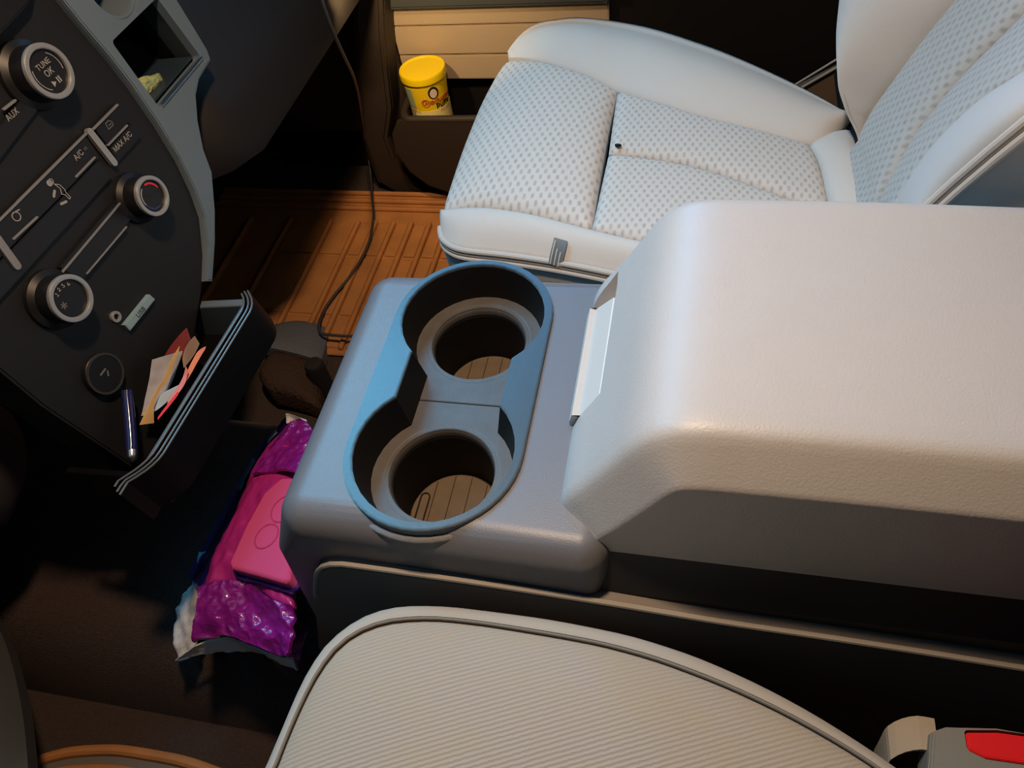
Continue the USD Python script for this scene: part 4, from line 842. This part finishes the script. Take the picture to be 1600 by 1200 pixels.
# ================================================================== WIPES PACK
wp = thing('wipes_pack', 'glossy purple wipes pack with pink lid and white sealed ends on the floor', 'wipes pack', (-0.28, -0.03, 0))
WZ = 0.10
def ZW(*pts): return np.array([onz(a_, b_, c_ + WZ) for a_, b_, c_ in pts])
slope = 0.28; WP0 = V(-0.33, 0, 0.085 + WZ); wn = unit(V(-slope, 0.0, 1))
Wp = lambda px, py, h=0.0: onpl(px, py, WP0 + wn * h, wn)
Lb = [(455, 664), (428, 690), (410, 718), (394, 745), (370, 800), (345, 850), (325, 895), (315, 920)]           # blue side / purple top edge
Le = [(316, 912), (312, 950), (306, 990), (305, 1005)]
left = [Wp(*p) for p in Lb]
rt = [Wp(*p) for p in ((478, 662), (492, 710), (468, 790), (455, 880))]
g1 = coons([left[-1], Wp(380, 912), Wp(440, 945), Wp(460, 950)], [left[0], Wp(466, 662), rt[0]], left[::-1], [Wp(460, 950), rt[3], rt[2], rt[1], rt[0]], 44, 70)
def crinkle(G, amp, up, seed=1, sc=45, ridge=True):
    n_ = meshkit.fbm(G * sc, 4, seed); n_ = 1 - np.abs(2 * n_ - 1) if ridge else n_
    return G + ((n_ - 0.75) * amp)[..., None] * unit(up)
obj('pouch_top', solid(crinkle(puffed(g1, 0.014, 0, 0.01, wn, edges=''), 0.010, wn, 1, 30), 0.006, -wn), 'film_magenta', wp, smooth=True)
# crumpled purple end towards the viewer, and the purple top end
low_px = [(306, 1006), (330, 998), (352, 995), (380, 1003), (402, 1012), (430, 1024), (455, 1032), (475, 985), (490, 975)]
g2 = coons([Wp(306, 1006, -.02), Wp(352, 996, -.02), Wp(402, 1012, -.02), Wp(455, 1030, -.02), Wp(464, 998, -.01)], [left[-1], Wp(380, 912), Wp(440, 945), Wp(460, 950)], [Wp(306, 1006, -.02), Wp(312, 960, -.005), left[-1]], [Wp(464, 998, -.01), Wp(460, 950)], 60, 40)
g2 = crinkle(g2, 0.020, wn, 4, 32) + wn * 0.004
obj('pouch_end', solid(g2, 0.004, -wn), 'film_purple', wp, smooth=25)
g3 = coons([Wp(396, 742, .018), Wp(430, 735, .022), Wp(478, 745, .022)], [Wp(455, 660, .008), Wp(468, 658, .008), Wp(480, 660, .008)], [Wp(396, 742, .018), Wp(420, 700, .014), Wp(455, 660, .008)], [Wp(478, 745, .022), Wp(490, 705, .016), Wp(480, 660, .008)], 40, 40)
obj('pouch_end', solid(crinkle(g3, 0.012, wn, 9, 40), 0.004, -wn), 'film_purple', wp, smooth=25)
# blue side wall down to the floor
bl = [(447, 652, .06), (430, 672, .045), (411, 692, .035), (378, 742, .03), (356, 786, .03), (322, 850, .03), (307, 875, .03), (296, 900, .035)]
G = np.array([(1 - t) * curve(left, 50) + t * curve(ZW(*bl), 50) for t in np.linspace(0, 1, 14)])
obj('pouch_side', solid(crinkle(G, 0.006, (-1, 0, .4), 5, 50), 0.004, (1, 0, 0)), 'film_blue', wp, smooth=30)
GS = G.copy()
for i0, i1, t0, t1 in ((14, 24, 4, 9), (4, 9, 3, 8)):
    sub = GS[t0:t1, i0:i1] + V(-0.0025, -0.001, 0.002)
    obj('printed_patch', solid(crinkle(sub, 0.002, (-1, 0, .4), 2, 60), 0.002, (1, 0, 0)), 'film_pale_blue', wp, smooth=True)
# pale corner and sealed white fins
cp = [(311, 862, .045), (328, 862, .06), (319, 912, .06), (300, 925, .04)]
G = coons([ZW(p)[0] for p in (cp[3], cp[2])], [ZW(p)[0] for p in (cp[0], cp[1])], [ZW(cp[3])[0], onz(305, 890, .042 + WZ), ZW(cp[0])[0]], [ZW(cp[2])[0], ZW(cp[1])[0]], 12, 16)
obj('printed_patch', solid(crinkle(G, 0.005, (-.5, 0, 1), 6, 60), 0.003), 'film_pale_blue', wp, smooth=True)
G = coons(ZW((274, 1031, .022), (290, 1026, .024), (306, 1008, .035)), ZW((300, 915, .03), (308, 912, .045), (318, 915, .06)), ZW((274, 1031, .022), (274, 985, .024), (278, 950, .027), (300, 915, .033)), ZW((306, 1008, .03), (312, 960, .05), (318, 915, .06)), 14, 30)
obj('sealed_fin', solid(crinkle(G, 0.012, (-.4, 0, 1), 7, 40), 0.0025), 'film_white', wp, smooth=30)
G = coons(ZW((274, 1032, .022), (305, 1024, .026), (350, 1019, .030), (400, 1019, .030), (440, 1037, .024), (466, 1047, .020)), ZW((304, 1010, .045), (330, 1001, .047), (355, 998, .05), (402, 1014, .045), (430, 1026, .04), (458, 1030, .035)), ZW((274, 1032, .022), (304, 1010, .045)), ZW((466, 1047, .020), (458, 1030, .035)), 60, 10)
obj('sealed_fin', solid(crinkle(G, 0.006, (0, -1, .5), 8, 50), 0.0025, (0, 1, -.3)), 'film_white', wp, smooth=30)
G = coons(ZW((448, 1040, .010), (466, 1047, .008)), ZW((462, 1000, .05), (482, 985, .05)), ZW((448, 1040, .010), (462, 1000, .05)), ZW((466, 1047, .008), (474, 1010, .03), (482, 985, .05)), 10, 16)
obj('sealed_fin', solid(crinkle(G, 0.006, (0, -1, .5), 8, 50), 0.0025, (0, 1, -.3)), 'film_purple', wp, smooth=30)
G = coons([Wp(448, 662, .006), Wp(460, 655, .006), Wp(478, 664, .006)], [Wp(446, 646, .006), Wp(462, 650, .010), Wp(479, 656, .006)], [Wp(448, 662, .006), Wp(446, 646, .006)], [Wp(478, 664, .006), Wp(479, 656, .006)], 20, 6)
obj('sealed_fin', solid(crinkle(G, 0.004, wn, 3, 60), 0.0025, -wn), 'film_white', wp, smooth=True)
# pink flip lid with embossed rings
FH = 0.024
lpx = [(438, 747), (442, 746), (474, 747), (450, 912), (438, 909), (400, 898), (362, 888), (358, 878), (385, 818), (412, 770)]
fx, fy = unit(np.cross((0, 1, 0), wn)), unit(np.cross(wn, np.cross((0, 1, 0), wn)))
FO = Wp(430, 840, FH); FF = frame(FO, fx, fy, wn)
lp2 = Polygon([((Wp(*p, FH) - FO) @ fx, (Wp(*p, FH) - FO) @ fy) for p in lpx]).buffer(-0.004).buffer(0.004)
fo = obj('flip_lid', put(extr(lp2, 0.016, 0.004, -0.016, 10), FF), 'flap_pink', wp, smooth=40, label='pink flip lid with embossed rings')
for px_, py_, R in ((417, 838, 0.0135), (445, 795, 0.0155)):
    q_ = Wp(px_, py_, FH) - FO
    obj('embossed_ring', put(ring(R - 0.0014, R, 0.0009, 48), frame(Wp(px_, py_, FH - 0.0002), fx, fy, wn)), 'flap_line', fo)
obj('lid_gap', put(extr(lp2.buffer(0.0035), 0.003, 0, -0.016), FF), 'film_blue', fo, smooth=False)
